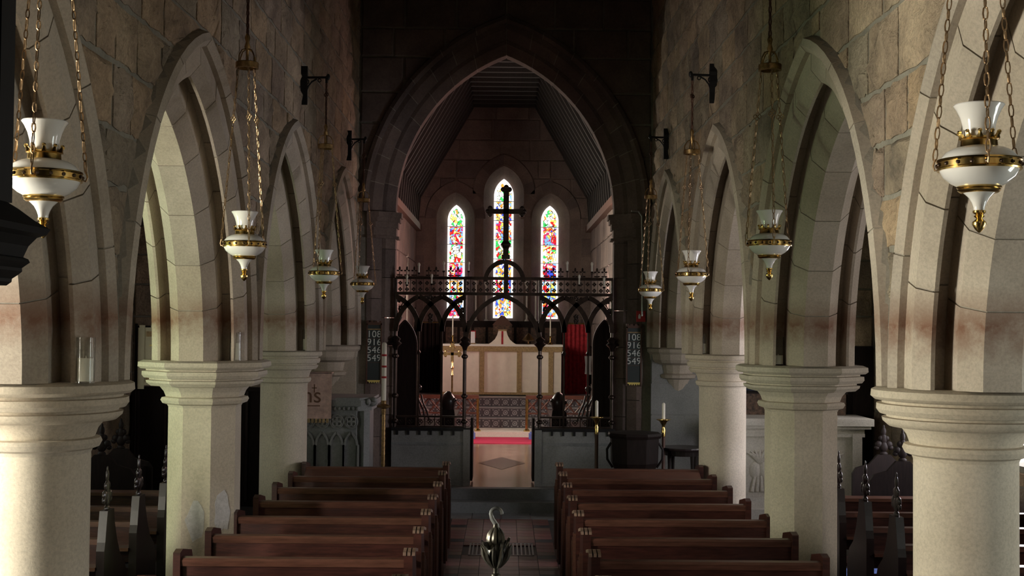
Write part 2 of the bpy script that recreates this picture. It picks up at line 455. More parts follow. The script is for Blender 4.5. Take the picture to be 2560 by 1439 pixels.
# floor of nave and aisles, tiles of the middle aisle
fl = struct(MB().bb(-5.6, 5.6, -3.4, 17.2, -0.3, -0.012).build('floor', 'floor_dark'), 'dark stone floor of the nave and side aisles', 'floor')
tm = {k: MB().bb(-0.097, 0.097, -0.097, 0.097, -0.02, 0.0).mesh('tile', k) for k in ('tile_red', 'tile_dark', 'tile_buff')}
for j in range(30):
    for i in range(6):
        y = 10.3 + j * 0.2; x = -0.5 + i * 0.2
        if 13.4 < y < 14.1 and abs(x) < 0.36: continue
        key = 'tile_dark' if i in (0, 5) and (j + i) % 5 == 0 else ('tile_buff' if (i in (1, 4) and j % 3 == 0) or (i in (0, 5) and j % 4 == 0) else 'tile_red')
        link('tile', tm[key], fl, (x - 0.03, y, 0))
# chancel floor and steps
cf = MB(); cf.bb(-XC - .3, XC + .3, 16.72, 28.4, -0.3, ZCH); cf.build('chancel_floor', 'marble')
cfo = struct(bpy.data.objects['chancel_floor'], 'polished marble floor of the chancel', 'floor'); cfo.name = 'floor_chancel'
MB().prism([(-0.36, 19.6), (0, 18.75), (0.36, 19.6), (0, 20.45)], lambda a, b, c: (a - .02, b, c), ZCH, ZCH + 0.004).build('inlay', 'marble_dark', cfo)
st = struct(MB().bb(-1.46, 1.46, 16.3, 16.72, -0.05, 0.145).build('trim_1', 'slab'), 'grey stone step below the rood screen', 'step')
MB().bb(-1.46, 1.46, 16.56, 16.74, 0.1, ZCH + 0.002).build('tread', 'slab', st)
for i in range(8):                        # grey paving slabs in front of the step
    link('slab', MB().bb(-0.18, 0.18, -0.11, 0.11, -0.02, 0.002).mesh('slab', 'slab'), fl, (-0.57 + (i % 4) * 0.37, 15.98 + (i // 4) * 0.23 - 0.0, 0.004))

# nave arcade walls
inner_prof = [(-0.175, 0.30), (-0.175, 0.10), (-0.09, 0.0), (0.09, 0.0), (0.175, 0.10), (0.175, 0.30)]
outer_prof = [(-0.35, 0.36), (-0.35, 0.22), (-0.285, 0.145), (-0.265, 0.145), (-0.25, 0.275), (0.25, 0.275), (0.265, 0.145), (0.285, 0.145), (0.35, 0.22), (0.35, 0.36)]
outer_core = [(-0.342, 0.36), (-0.342, 0.24), (-0.285, 0.165), (-0.275, 0.165), (-0.262, 0.285), (0.262, 0.285), (0.275, 0.165), (0.285, 0.165), (0.342, 0.24), (0.342, 0.36)]
hood_prof = [(0.335, 0.335), (0.385, 0.335), (0.42, 0.375), (0.405, 0.42), (0.335, 0.44)]
for side, sn in ((-1, 'left'), (1, 'right')):
    pl = lambda u, ww, z, side=side: (side * (XP - ww), u, z)
    core = MB().bb(min(side * (XP - TH + .012), side * (XP + TH)), max(side * (XP - TH + .012), side * (XP + TH)), -3, YC + .1, ZS + .002, ZTOP)
    wall = core.build('wall_' + sn, 'mortar')
    cut = MB()
    for c in AC:
        cut.prism(outline(A_I, E_I, 0.31, 1.5, ZS, 12), lambda a, b, w_, c=c, side=side: (side * w_, c + a, b), 1.5, 3.2)
    carve(wall, cut)
    struct(wall, 'rough coursed stone arcade wall with pointed arches on the ' + ('pulpit side' if side < 0 else 'side of the carved aisle altar'), 'wall')
    lib = {}
    for c in AC:
        o = build_arch(wall, 'arch', [(inner_prof, 6), (outer_prof, 6, outer_core), (hood_prof, 4)], A_I, E_I, ZS, pl, 'dressed', 'joint', loc=(0, c, 0), lib=lib)
    # wall solid below the arches, behind the camera
    MB().bb(min(side * XF, side * (XP + TH)), max(side * XF, side * (XP + TH)), -3, 2.8, -0.02, ZS + .05).build('lower_wall', 'mortar', wall)
    # stones
    cz = courses(ZS + .02, ZTOP - .2, 0.27, 0.40)
    hw = lambda z: half_w(A_I, E_I, 0.43, z - ZS)
    regs = [(lambda z: 3.0, lambda z: AC[0] - hw(z))]
    for i in range(3):
        regs.append((lambda z, i=i: AC[i] + hw(z), lambda z, i=i: AC[i + 1] - hw(z)))
    regs.append((lambda z: AC[3] + hw(z), lambda z: YC - .01))
    zap = ZS + math.sqrt((A_I + E_I + .435) ** 2 - E_I ** 2)
    below = [z for z in cz if z < zap] + [min(z for z in cz if z >= zap)]
    above = [z for z in cz if z >= zap]
    vis = lambda u, z: u > 4.6 and z < 2.85 + 0.262 * u
    fpl = lambda u, ww, z, side=side: (side * (XF + 0.012 - ww), u, z)
    facing(wall, 'rubble', regs, below, fpl, 0.30, 0.72, t=.022, gap=.014, keep=vis, hewn=True)
    facing(wall, 'rubble', [(lambda z: 4.2, lambda z: YC - .01)], above, fpl, 0.34, 0.8, t=.022, gap=.014, keep=vis, hewn=True)

# outer aisle walls with windows
aisle_win = {'left': [(4.6, .60, 0.95, 3.1, 'left_1'), (8.3, .4, 1.2, 2.9, 'left_2'), (12.4, .42, 1.2, 2.9, 'left_3'), (15.7, .3, 1.4, 2.9, 'left_4')],
             'right': [(4.6, .55, 1.1, 3.0, 'right_1'), (8.6, .4, 1.2, 2.9, 'right_2'), (12.62, .42, 1.22, 2.9, 'right_3'), (15.7, .3, 1.4, 2.95, 'right_4')]}
wn = 1
def window(n, mb_pane, mat, label):
    o = struct(mb_pane.build('window_%d' % n, mat), label, 'window'); return o
for side, sn in ((-1, 'left'), (1, 'right')):
    x0, x1 = sorted((side * XO, side * (XO + .5)))
    wall = MB().bb(x0, x1, -3.2, 17.2, -0.2, 3.9).build('wall_aisle_' + sn, 'mortar')
    cut = MB()
    for (c, hw_, z0, zt, key) in aisle_win[sn]:
        ea = arch_e(hw_ + .2, 0.55 + .1); eb = arch_e(hw_, hw_ * 1.3)
        o1 = [(c + u, XO - .05, z) for u, z in outline(hw_ + .2, ea, 0, z0 - .12, zt - .45, 8)]
        o2 = [(c + u, XO + .32, z) for u, z in outline(hw_, eb, 0, z0, zt - hw_ * 1.3, 8)]
        o3 = [(c + u, XO + .7, z) for u, z in outline(hw_, eb, 0, z0, zt - hw_ * 1.3, 8)]
        cut.loft([[(side * p[1], p[0], p[2]) for p in q] for q in (o1, o2, o3)])
    carve(wall, cut)
    struct(wall, 'outer stone wall of the aisle on the ' + ('pulpit side' if side < 0 else 'carved altar side'), 'wall')
    for (c, hw_, z0, zt, key) in aisle_win[sn]:
        eb = arch_e(hw_, hw_ * 1.3)
        f = lambda a, b, w_, side=side, c=c: (side * w_, c + a, b)
        o = window(wn, MB().prism(outline(hw_, eb, 0, z0, zt - hw_ * 1.3, 8), f, XO + .34, XO + .36), 'glow_' + key, 'bright pointed window in the outer wall of the aisle'); wn += 1
        bars = MB().box((side * (XO + .32), c, (z0 + zt) / 2), (.03, .04, zt - z0))
        for k in range(1, 4): bars.box((side * (XO + .32), c, z0 + (zt - z0) * k / 4), (.02, hw_ * 2, .02))
        bars.build('leading', 'iron', o)
    # stones on the part that shows
    cz = courses(0.0, 3.9, 0.35, 0.5)
    def wv(z, sp):
        c, hw_, z0, zt, key = sp
        if z < z0 - .15: return 0.0
        return half_w(hw_ + .2, arch_e(hw_ + .2, .65), 0.02, z - (zt - .45)) if z < zt + .25 else 0.0
    fpl = lambda u, ww, z, side=side: (side * (XO - ww), u, z)
    prev = lambda z: 5.6; regs = []
    for sp in aisle_win[sn][1:]:
        regs.append((prev, lambda z, sp=sp: sp[0] - wv(z, sp))); prev = lambda z, sp=sp: sp[0] + wv(z, sp)
    regs.append((prev, lambda z: 17.0))
    facing(wall, 'rubble', regs, cz, fpl, 0.45, 0.95, hewn=True)
    # aisle east wall
    xa, xb = sorted((side * (XP + TH - .02), side * (XO + .02)))
    ew = struct(MB().bb(xa, xb, 17.0, 17.4, -.2, 4.9).build('wall_aisle_east_' + sn, 'mortar'), 'stone end wall of the aisle behind the ' + ('hanging cream banner' if side < 0 else 'carved stone altar'), 'wall')
    facing(ew, 'rubble', [(lambda z, side=side: 2.68, lambda z: XO - .02)], courses(0, 4.7, .35, .5), lambda u, ww, z, side=side: (side * u, 17.0 - ww, z), 0.45, 0.9)
    # aisle roof
    rf = MB().prism([(XP + TH - .1, 4.75), (XO + .5, 3.8), (XO + .5, 3.95), (XP + TH - .1, 4.9)], lambda a, b, c, side=side: (side * a, c, b), -3.3, 17.4)
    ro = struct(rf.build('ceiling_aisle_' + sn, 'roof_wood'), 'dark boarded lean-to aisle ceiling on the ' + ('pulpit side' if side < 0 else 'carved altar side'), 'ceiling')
    wst = MB().bb(min(side * XP, side * (XO + .4)), max(side * XP, side * (XO + .4)), -3.4, -3.0, -.2, 4.9)
    struct(wst.build('wall_aisle_west_' + sn, 'mortar'), 'stone west wall of the aisle', 'wall')

# west wall with its window (behind the camera)
ww_ = MB().bb(-2.7, 2.7, -3.4, -3.0, -.2, 9.2).build('wall_west', 'mortar')
e_w = arch_e(.9, 1.3)
carve(ww_, MB().prism(outline(.9, e_w, 0, 3.0, 4.6, 10), lambda a, b, c: (a - .3, c, b), -3.6, -2.8))
struct(ww_, 'stone west wall with a tall pointed window', 'wall')
window(wn, MB().prism(outline(.9, e_w, 0, 3.0, 4.6, 10), lambda a, b, c: (a - .3, c, b), -3.25, -3.2), 'glow_west', 'tall pointed west window'); wn += 1

# nave ceiling
ce = MB().prism([(-2.7, ZTOP - .05), (0, 9.3), (2.7, ZTOP - .05), (2.7, ZTOP + .1), (0, 9.45), (-2.7, ZTOP + .1)], lambda a, b, c: (a, c, b), -3.4, YC + .2)
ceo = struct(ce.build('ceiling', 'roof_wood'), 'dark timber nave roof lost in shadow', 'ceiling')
for i in range(8):
    y = 15.9 - i * 2.2
    MB().prism([(-2.0, ZTOP - .1), (0, 9.1), (2.0, ZTOP - .1), (1.8, ZTOP - .1), (0, 8.85), (-1.8, ZTOP - .1)], lambda a, b, c: (a, c, b), y, y + .18).build('rafter', 'roof_wood', ceo)

# chancel arch wall
AJ = 1.48; ZI = 3.93; EJ = arch_e(AJ, 2.16)
caw = MB().bb(-2.7, 2.7, YC + .012, YC + .7, -.2, 9.4).build('wall_front', 'mortar')
carve(caw, MB().prism(outline(AJ, EJ, .33, -1, ZI, 14), lambda a, b, c: (a, c, b), YC - 1, YC + 2))
struct(caw, 'shadowed stone wall pierced by the great chancel arch', 'wall')
cpl = lambda u, ww, z: (u, YC + .35 - ww, z)
ci = [(-0.24, 0.2), (-0.24, 0.12), (-0.12, 0.0), (0.12, 0.0), (0.24, 0.12), (0.24, 0.2)]
co_ = [(-0.35, 0.36), (-0.35, 0.29), (-0.26, 0.17), (0.26, 0.17), (0.35, 0.29), (0.35, 0.36)]
ch = [(0.335, 0.35), (0.39, 0.36), (0.42, 0.40), (0.40, 0.45), (0.335, 0.46)]
arch_o = build_arch(caw, 'arch', [(ci, 7), (co_, 8), (ch, 7)], AJ, EJ, ZI, cpl, 'chancel', 'joint')
for s in (-1, 1):
    for prof in (ci, co_):                # jambs of the same section, in blocks
        z = ZCH if prof is ci else 0.0
        k = 0
        while z < ZI - .34:
            h = min(0.46 + 0.08 * math.sin(k * 3 + s), ZI - .32 - z)
            MB().prism([(s * (AJ + d), YC + .35 - ww) for ww, d in prof], lambda a, b, c: (a, b, c), z + .004, z + h - .004).build('jamb_stone', 'chancel', arch_o)
            z += h; k += 1
    cap = MB()
    for (z0, z1, ex) in ((3.86, 3.93, .07), (3.80, 3.87, .05), (3.72, 3.81, .025), (3.60, 3.73, .0), (3.575, 3.61, .035)):
        cap.prism([(s * (AJ + d - (ex if d < .3 else 0)), YC + .35 - ww * (1 + ex * 1.3)) for ww, d in [(-.36, .36), (-.36, .27), (-.26, .14), (-.24, .10), (-.12, -.01), (.12, -.01), (.24, .10), (.26, .14), (.36, .27), (.36, .36)]], lambda a, b, c: (a, b, c), z0, z1)
    cap.build('impost', 'chancel', arch_o)
czs = courses(0.0, 7.6, .36, .5)
hwc = lambda z: half_w(AJ, EJ, .455, z - ZI)
facing(caw, 'chancel', [(lambda z: -1.95, lambda z: -hwc(z)), (lambda z: hwc(z), lambda z: 1.95)], czs, lambda u, ww, z: (u, YC + .012 - ww, z), .4, .8)

# chancel walls, roof, east wall with three lancets
CX = -0.03
def chancel_side(side, sn):
    x0, x1 = sorted((side * XC + CX, side * (XC + .5) + CX))
    wall = MB().bb(x0, x1, YC + .6, YE + .6, -.2, 4.6).build('wall_chancel_' + sn, 'chancel')
    cut = MB()
    for cy, hw_, z0, zt, key in chw[sn]:
        f = lambda a, b, w_, cy=cy: (side * w_ + CX, cy + a, b)
        cut.prism(outline(hw_, arch_e(hw_, .7), 0, z0, zt - .7, 8), f, XC - .2, XC + .8)
    carve(wall, cut)
    struct(wall, 'stone side wall of the chancel on the ' + ('pulpit side' if side < 0 else 'candlestick side'), 'wall')
    global wn
    for cy, hw_, z0, zt, key in chw[sn]:
        f = lambda a, b, w_, cy=cy: (side * w_ + CX, cy + a, b)
        o = window(wn, MB().prism(outline(hw_, arch_e(hw_, .7), 0, z0, zt - .7, 8), f, XC + .22, XC + .24), 'glow_' + key, 'bright lancet in the chancel side wall, added where the arch hides it'); wn += 1
        b = MB()
        for k in range(1, 4): b.box((side * (XC + .2) + CX, cy, z0 + (zt - z0) * k / 4), (.02, hw_ * 2, .02))
        b.build('leading', 'iron', o)
    def gap_w(z, spec):
        cy, hw_, z0, zt, key = spec
        return half_w(hw_, arch_e(hw_, .7), .01, z - (zt - .7)) if z0 - .01 < z < zt else 0.0
    ws = sorted(chw[sn]); regs = []; prev = lambda z: YC + .75
    for spec in ws:
        regs.append((prev, lambda z, spec=spec: spec[0] - gap_w(z, spec))); prev = lambda z, spec=spec: spec[0] + gap_w(z, spec)
    regs.append((prev, lambda z: YE))
    facing(wall, 'chancel', regs, courses(.3, 4.5, .42, .58), lambda u, ww, z: (side * (XC - ww) + CX, u, z), .6, 1.1, keep=lambda u, z: u > 19)
chw = {'left': [(21.4, .35, 2.2, 4.1, 'added_chancel_left'), (25.6, .3, 2.3, 3.9, 'sanctuary_left')], 'right': [(21.3, .35, 2.2, 4.1, 'added_chancel_right'), (23.3, .32, 2.3, 3.6, 'sanctuary_right')]}  # first window on each side is added out of sight to light the frontal
chancel_side(-1, 'left'); chancel_side(1, 'right')

east = MB().bb(-2.6, 2.6, YE, YE + .6, -.2, 7.8).build('wall_east', 'chancel')
LW = [(-1.07, .196, 2.56, 5.12), (0.0, .222, 2.57, 5.72), (1.045, .196, 2.56, 5.12)]
cut = MB()
for (c, hw_, z0, zt) in LW:
    h = hw_ * 1.75; eb = arch_e(hw_, h)
    rings = []
    for yy, ex, dz in ((YE - .05, .25, .26), (YE + .5, 0.0, 0.0), (YE + .9, 0, 0)):
        q = outline(hw_ + ex, arch_e(hw_ + ex, h + dz), 0, z0 - ex * .6, zt - h, 8)
        rings.append([(CX + c + u, yy, z) for u, z in q])
    cut.loft(rings)
carve(east, cut)
struct(east, 'dim reddish stone east wall above the altar', 'wall')
def lw(z, c):
    cc, hw_, z0, zt = LW[c]; h = hw_ * 1.75
    if z < z0 - .15: return 0.0
    return half_w(hw_ + .25, arch_e(hw_ + .25, h + .26), .23, z - (zt - h))
regs = [(lambda z: -1.98, lambda z: CX + LW[0][0] - lw(z, 0)), (lambda z: CX + LW[0][0] + lw(z, 0), lambda z: CX + LW[1][0] - lw(z, 1)),
        (lambda z: CX + LW[1][0] + lw(z, 1), lambda z: CX + LW[2][0] - lw(z, 2)), (lambda z: CX + LW[2][0] + lw(z, 2), lambda z: 1.95)]
fe = lambda u, ww, z: (u, YE - ww, z)
cze = courses(.4, 7.4, .38, .5)
facing(east, 'chancel', regs, [z for z in cze if z < 6.4], fe, .4, .85, t=.02)
facing(east, 'chancel', [(lambda z: -1.98, lambda z: 1.95)], [z for z in cze if z >= 5.95], fe, .6, 1.1, t=.02)
for i, (c, hw_, z0, zt) in enumerate(LW):
    h = hw_ * 1.75
    build_arch(east, 'window_arch', [([(-.05, 0.005), (.035, 0.005), (.035, .22), (-.05, .22)], 4)], hw_ + .25, arch_e(hw_ + .25, h + .26), zt - h, lambda u, ww, z, c=c: (CX + c + u, YE - ww, z), 'chancel', 'joint')
    # window: border lights, picture panes between saddle bars
    yy = YE + .47; eb = arch_e(hw_, h); zs_ = zt - h; bw = .045
    wo = struct(MB().prism(outline(hw_, eb, 0.0, z0, zs_, 12), lambda a, b, w_, c=c: (CX + c + a, w_, b), yy + .02, yy + .03).build('window_%d' % wn, 'clear_border'),
                ('tall central', 'tall central')[0] + ' stained glass lancet behind the rood cross' if i == 1 else ('stained glass lancet with green ground beside the pulpit side of the altar' if i == 0 else 'stained glass lancet with a crimson robed figure on the candlestick side'), 'window'); wn += 1
    inner = hw_ - bw
    npan = 7 if i == 1 else 6
    ztop_in = zt - bw * 1.8
    hin = ztop_in - zs_
    mats_ = ['stained_mid', 'stained_rich', 'stained_mid', 'stained_light', 'stained_rich', 'stained_mid', 'stained_light'] if i == 1 else ['stained_rich', 'stained_mid', 'stained_rich', 'stained_light', 'stained_rich', 'stained_light']
    zb = [z0 + .03 + (ztop_in - z0 - .03) * k / npan for k in range(npan + 1)]
    for k in range(npan):
        pts_r = []
        for q in range(9):
            z = zb[k] + .008 + (zb[k + 1] - zb[k] - .016) * q / 8
            wd = min(inner, half_w(inner, arch_e(inner, max(hin, inner * 1.05)), 0, z - zs_)) if z > zs_ else inner
            pts_r.append((max(wd, .004), z))
        poly = pts_r + [(-a, b) for a, b in pts_r[::-1]]
        MB().prism(poly, lambda a, b, w_, c=c: (CX + c + a, w_, b), yy, yy + .012).build('pane', mats_[k % len(mats_)], wo)
    for k in range(1, npan):
        MB().box((CX + c, yy - .01, zb[k]), (hw_ * 2, .015, .012)).build('saddle_bar', 'iron', wo)
# colonnettes between the lancets
for x in (-.63, -.40, .50, .70):
    MB().lathe([(.05, 0), (.05, .06), (.022, .1), (.022, .82), (.045, .86), (.055, .94)], 10, (x, YE - .06, 2.45)).build('colonnette', 'pale_stone', east, True)

# chancel roof: boards and close-set trussed rafters
cr = MB()
sec = [(-XC - .1, 4.6), (-XC, 5.25), (-.74, 7.36), (.74, 7.36), (XC, 5.25), (XC + .1, 4.6), (XC + .35, 4.6), (XC + .3, 5.4), (.85, 7.6), (-.85, 7.6), (-XC - .3, 5.4), (-XC - .35, 4.6)]
cr.prism(sec, lambda a, b, c: (a + CX, c, b), YC + .5, YE + .3)
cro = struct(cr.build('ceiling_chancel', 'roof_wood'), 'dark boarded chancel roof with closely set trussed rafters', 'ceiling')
raf = MB()
def beam2(m, p, q, wd, dp):               # plank from p to q in (x,z), wd along y, dp inwards
    d = Vector((q[0] - p[0], q[1] - p[1])); n = Vector((-d.y, d.x)).normalized() * dp
    m.prism([(p[0], p[1]), (q[0], q[1]), (q[0] + n.x, q[1] + n.y), (p[0] + n.x, p[1] + n.y)], lambda a, b, c: (a, c, b), -wd / 2, wd / 2)
beam2(raf, (-.80, 7.36), (.80, 7.36), .1, -.13)
for s in (-1, 1):
    beam2(raf, (s * XC, 5.25), (s * .74, 7.38), .1, .13 * s)
    beam2(raf, (s * (XC + .06), 4.55), (s * XC, 5.28), .1, .13 * s)
rm = raf.mesh('rafter', 'roof_wood')
for i in range(22): link('rafter', rm, cro, (CX, 17.6 + i * .485, 0))
for s in (-1, 1):
    MB().bb(min(CX + s * (XC - .14), CX + s * (XC + .1)), max(CX + s * (XC - .14), CX + s * (XC + .1)), YC + .7, YE, 4.48, 4.62).build('wall_plate', 'board_wood', cro)

# =================================================================== PILLARS
cap_prof = [(.0, 0), (.42, 0), (.454, -.015), (.457, -.048), (.438, -.064), (.402, -.068), (.402, -.080), (.428, -.084), (.430, -.112), (.414, -.134), (.380, -.138), (.380, -.150), (.402, -.154), (.398, -.172), (.370, -.197), (.31, -.203), (.282, -.24), (.268, -.28), (.295, -.286), (.303, -.305), (.29, -.33), (.258, -.342), (.25, -.36)]
def pillar(x, y, label, seg, fs=1.0, fc=1.0):
    t = thing('pillar', label, 'pillar', (x, y, 0), 'stone arcade pillars')
    rot = PI / 8 if seg == 8 else 0; k = 1 / math.cos(PI / 8) if seg == 8 else 1
    rs = .25 * fs
    cap = [(max(.001, (rs + (r - .25) * fc) * k if r > 0 else .001), ZS + z) for r, z in cap_prof]
    MB().lathe(cap[:18], seg, rot=rot).build('capital', 'pillar', t, seg > 8)
    MB().lathe(cap[17:], seg, rot=rot).build('necking', 'pillar', t, seg > 8)
    MB().lathe([(rs * k * 1.0, .24), (rs * k, ZS - .345)], seg, rot=rot).build('shaft', 'pillar', t, seg > 8)
    MB().lathe([(rs * k * 1.5, 0), (rs * k * 1.5, .12), (rs * k * 1.35, .15), (rs * k * 1.25, .2), (rs * k, .26)], seg, rot=rot).build('base', 'pillar', t, seg > 8)
    return t
pillar(-XP, PY[0], 'massive round stone pillar beside the organ case with bright daylight on its side', 48)
pillar(XP, PY[0], 'massive round pale stone pillar in front of the aisle benches, opposite the organ case', 48)
pl2 = pillar(-XP, PY[1], 'octagonal stone pillar with flaking white plaster on the pulpit side', 8, 1.03, 1.04)
pillar(XP, PY[1], 'octagonal stone pillar on the carved altar side, tinged green by the daylight', 8, 1.03, 1.04)
pillar(-XP, PY[2], 'round whitish stone pillar in front of the pulpit', 40, .98, .72)
pillar(XP, PY[2], 'round stone pillar beside the small side table, lit white along one side', 40, .98, .72)
# ragged patches of bare plaster on the octagonal pillar
r2 = random.Random(3)
for (a, z0, z1, hwid) in ((-PI / 2, .78, 1.12, .085), (-PI / 4, .82, 1.18, .08)):
    n = 14; ap = .25 * 1.03; pts = []
    for i in range(n):
        t_ = 2 * PI * i / n; rr = r2.uniform(.7, 1.0)
        pts.append((hwid * rr * math.cos(t_), (z0 + z1) / 2 + (z1 - z0) / 2 * rr * math.sin(t_)))
    ca, sa = math.cos(a), math.sin(a)
    MB().prism(pts, lambda u, z, w_: (ca * (ap + w_) - sa * u, sa * (ap + w_) + ca * u, z), -.004, .003).build('plaster_patch', 'plaster', pl2)
# corbelled responds at the chancel arch end
for s in (-1, 1):
    t = bpy.data.objects['wall_left' if s < 0 else 'wall_right']; L0 = (s * XP, YC, 1.45)
    pr = [(.0, .70), (.36, .70), (.40, .68), (.40, .64), (.37, .61), (.36, .54), (.33, .50), (.24, .47), (.22, .36), (.26, .34), (.25, .30), (.19, .28), (.12, .12), (.06, .0)]
    m = MB(); rings = []
    for r_, z in pr[1:]:
        rings.append([(r_ * 1.0 * math.cos(PI + PI * i / 8), max(-.46, r_ * 1.1 * math.sin(PI + PI * i / 8)), z) for i in range(9)])
    m.loft(rings); m.build('corbel', 'dressed', t, loc=L0)
    MB().bb(-.35, .35, -.12, 0.02, -1.45, .75).build('respond', 'grey_stone' if s > 0 else 'dressed', t, loc=L0)
    for k in range(4):
        MB().bb(-.36, .36, -.135, -.1, -1.44 + k * .42, -1.03 + k * .42 - .008).build('respond_block', 'grey_stone' if s > 0 else 'dressed', t, loc=L0)

# =================================================================== PEWS
def end_panel(m, x0, x1, cap=False):
    prof = [(-.05, 0), (.44, 0), (.44, .58), (.40, .64), (.34, .70), (.30, .86), (.25, .955), (.02, 1.0), (-.05, .985)]
    m.prism(prof, lambda a, b, c: (c, a, b), x0, x1)
def make_pew(side, label, y, front=False, group='nave pews'):
    xa, xe = .62, 2.03
    t = thing('pew', label, 'pew', (0, y, 0), group)
    X = lambda a, b: (min(side * a, side * b), max(side * a, side * b))
    x0, x1 = X(xa, xe)
    MB().bb(x0, x1, -.015, .015, .1, .93).build('back_panel', 'pew_wood', t)
    m = MB().prism([(-.035, .90), (.035, .90), (.035, .945), (.015, .955), (-.03, .95), (-.04, .935)], lambda a, b, c: (c, a, b), x0, x1)
    m.build('top_rail', 'pew_rail', t)
    if front:
        MB().prism([(-.20, .87), (-.01, .945), (-.01, .925), (-.2, .85)], lambda a, b, c: (c, a, b), x0, x1).build('book_slope', 'pew_rail', t)
    else:
        MB().bb(x0, x1, .015, .42, .40, .44).build('seat', 'pew_wood', t)
        MB().bb(x0, x1, -.14, -.015, .775, .80).build('book_ledge', 'pew_rail', t)
        MB().bb(x0, x1, .06, .09, .1, .40).build('seat_riser', 'pew_wood', t)
    a0, a1 = X(.565, .62)
    e = MB(); end_panel(e, a0, a1); e = e.build('end_panel', 'pew_wood', t)
    mo = MB()
    for k in range(3):                    # vertical mouldings on the aisle face
        mo.bb(min(side * .545, side * .567), max(side * .545, side * .567), .0 + k * .12, .035 + k * .12, .12, .84 - k * .05)
    mo.build('moulding', 'pew_rail', e)
    cp = MB()
    for k in range(3):
        q = .55 + k * .028
        xx = sorted((side * q, side * (q + .02)))
        cp.prism([(-.06, .98), (-.05, 1.0), (.03, 1.015), (.27, .968), (.26, .95), (.02, .995)], lambda a, b, c: (c, a, b), xx[0], xx[1])
    cp.build('end_capping', 'worn_wood', e)
    b0, b1 = X(2.03, 2.075)
    e2 = MB(); end_panel(e2, b0, b1); e2.build('end_panel', 'pew_wood', t)
    return t
ords = ['second', 'third', 'fourth', 'fifth', 'sixth', 'seventh', 'eighth']
for side, nm in ((-1, 'pulpit side'), (1, 'side of the two floor candlesticks')):
    make_pew(side, 'sloping wooden desk fronting the pews on the ' + nm, 13.1, True)
    y0 = 12.28
    pr = make_pew(side, 'dark red-brown wooden pew, first behind the desk on the ' + nm, y0)
    for k in range(6):
        c = copy_tree(pr); c.location = (0, y0 - .845 * (k + 1), 0)
        c['label'] = 'dark red-brown wooden pew, %s behind the desk on the %s' % (ords[k], nm)

# aisle benches with poppyhead ends
def poppy(m, x, y, z, k=1.0, flat='x'):
    f = (lambda a, b, c: (a * .42, b, c)) if flat == 'x' else (lambda a, b, c: (a, b * .42, c))
    d = (0, 1) if flat == 'x' else (1, 0)
    m.ell((x, y, z + .0 * k), f(.045 * k, .045 * k, .028 * k))
    m.ell((x, y, z + .075 * k), f(.05 * k, .05 * k, .06 * k))
    for s in (-1, 1):
        m.ell((x + s * d[0] * .055 * k, y + s * d[1] * .055 * k, z + .10 * k), f(.042 * k, .042 * k, .038 * k))
        m.ell((x + s * d[0] * .075 * k, y + s * d[1] * .075 * k, z + .065 * k), f(.03 * k, .03 * k, .025 * k))
        m.ell((x + s * d[0] * .03 * k, y + s * d[1] * .03 * k, z + .165 * k), f(.03 * k, .03 * k, .03 * k))
    m.ell((x, y, z + .155 * k), f(.038 * k, .038 * k, .06 * k))
    m.ell((x, y, z + .235 * k), f(.028 * k, .028 * k, .05 * k))
    m.ell((x, y, z + .285 * k), f(.014 * k, .014 * k, .025 * k))
def make_bench(side, label, y, ends=True):
    t = thing('aisle_bench', label, 'bench', (side * 2.9, y, 0), 'poppyhead benches in the side aisles')
    X = lambda a, b: (min(side * a, side * b), max(side * a, side * b))
    x0, x1 = X(.03, 1.75)
    MB().bb(x0, x1, -.015, .015, .53, .82).build('back_panel', 'pew_wood', t)
    MB().bb(x0, x1, -.045, .04, .81, .85).build('top_rail', 'pew_rail', t)
    MB().bb(x0, x1, .015, .36, .38, .41).build('seat', 'pew_wood', t)
    MB().bb(x0, x1, -.16, -.015, .64, .665).build('book_ledge', 'pew_rail', t)
    for q in ((0, 1) if ends else (1,)):
        xx = 0 if q == 0 else 1.75
        e0, e1 = X(xx - .03, xx + .03)
        e = MB().prism([(-.14, 0), (.42, 0), (.42, .5), (.36, .62), (.24, .70), (.16, .82), (.10, .95), (.075, 1.06), (-.075, 1.06), (-.10, .95), (-.12, .84), (-.14, .78)], lambda a, b, c: (c, a, b), e0, e1)
        e = e.build('end_panel', 'poppy_wood', t)
        p = MB(); poppy(p, (e0 + e1) / 2, 0, 1.07, 1.0, 'x'); p.build('poppyhead', 'poppy_wood', e, True)
    return t
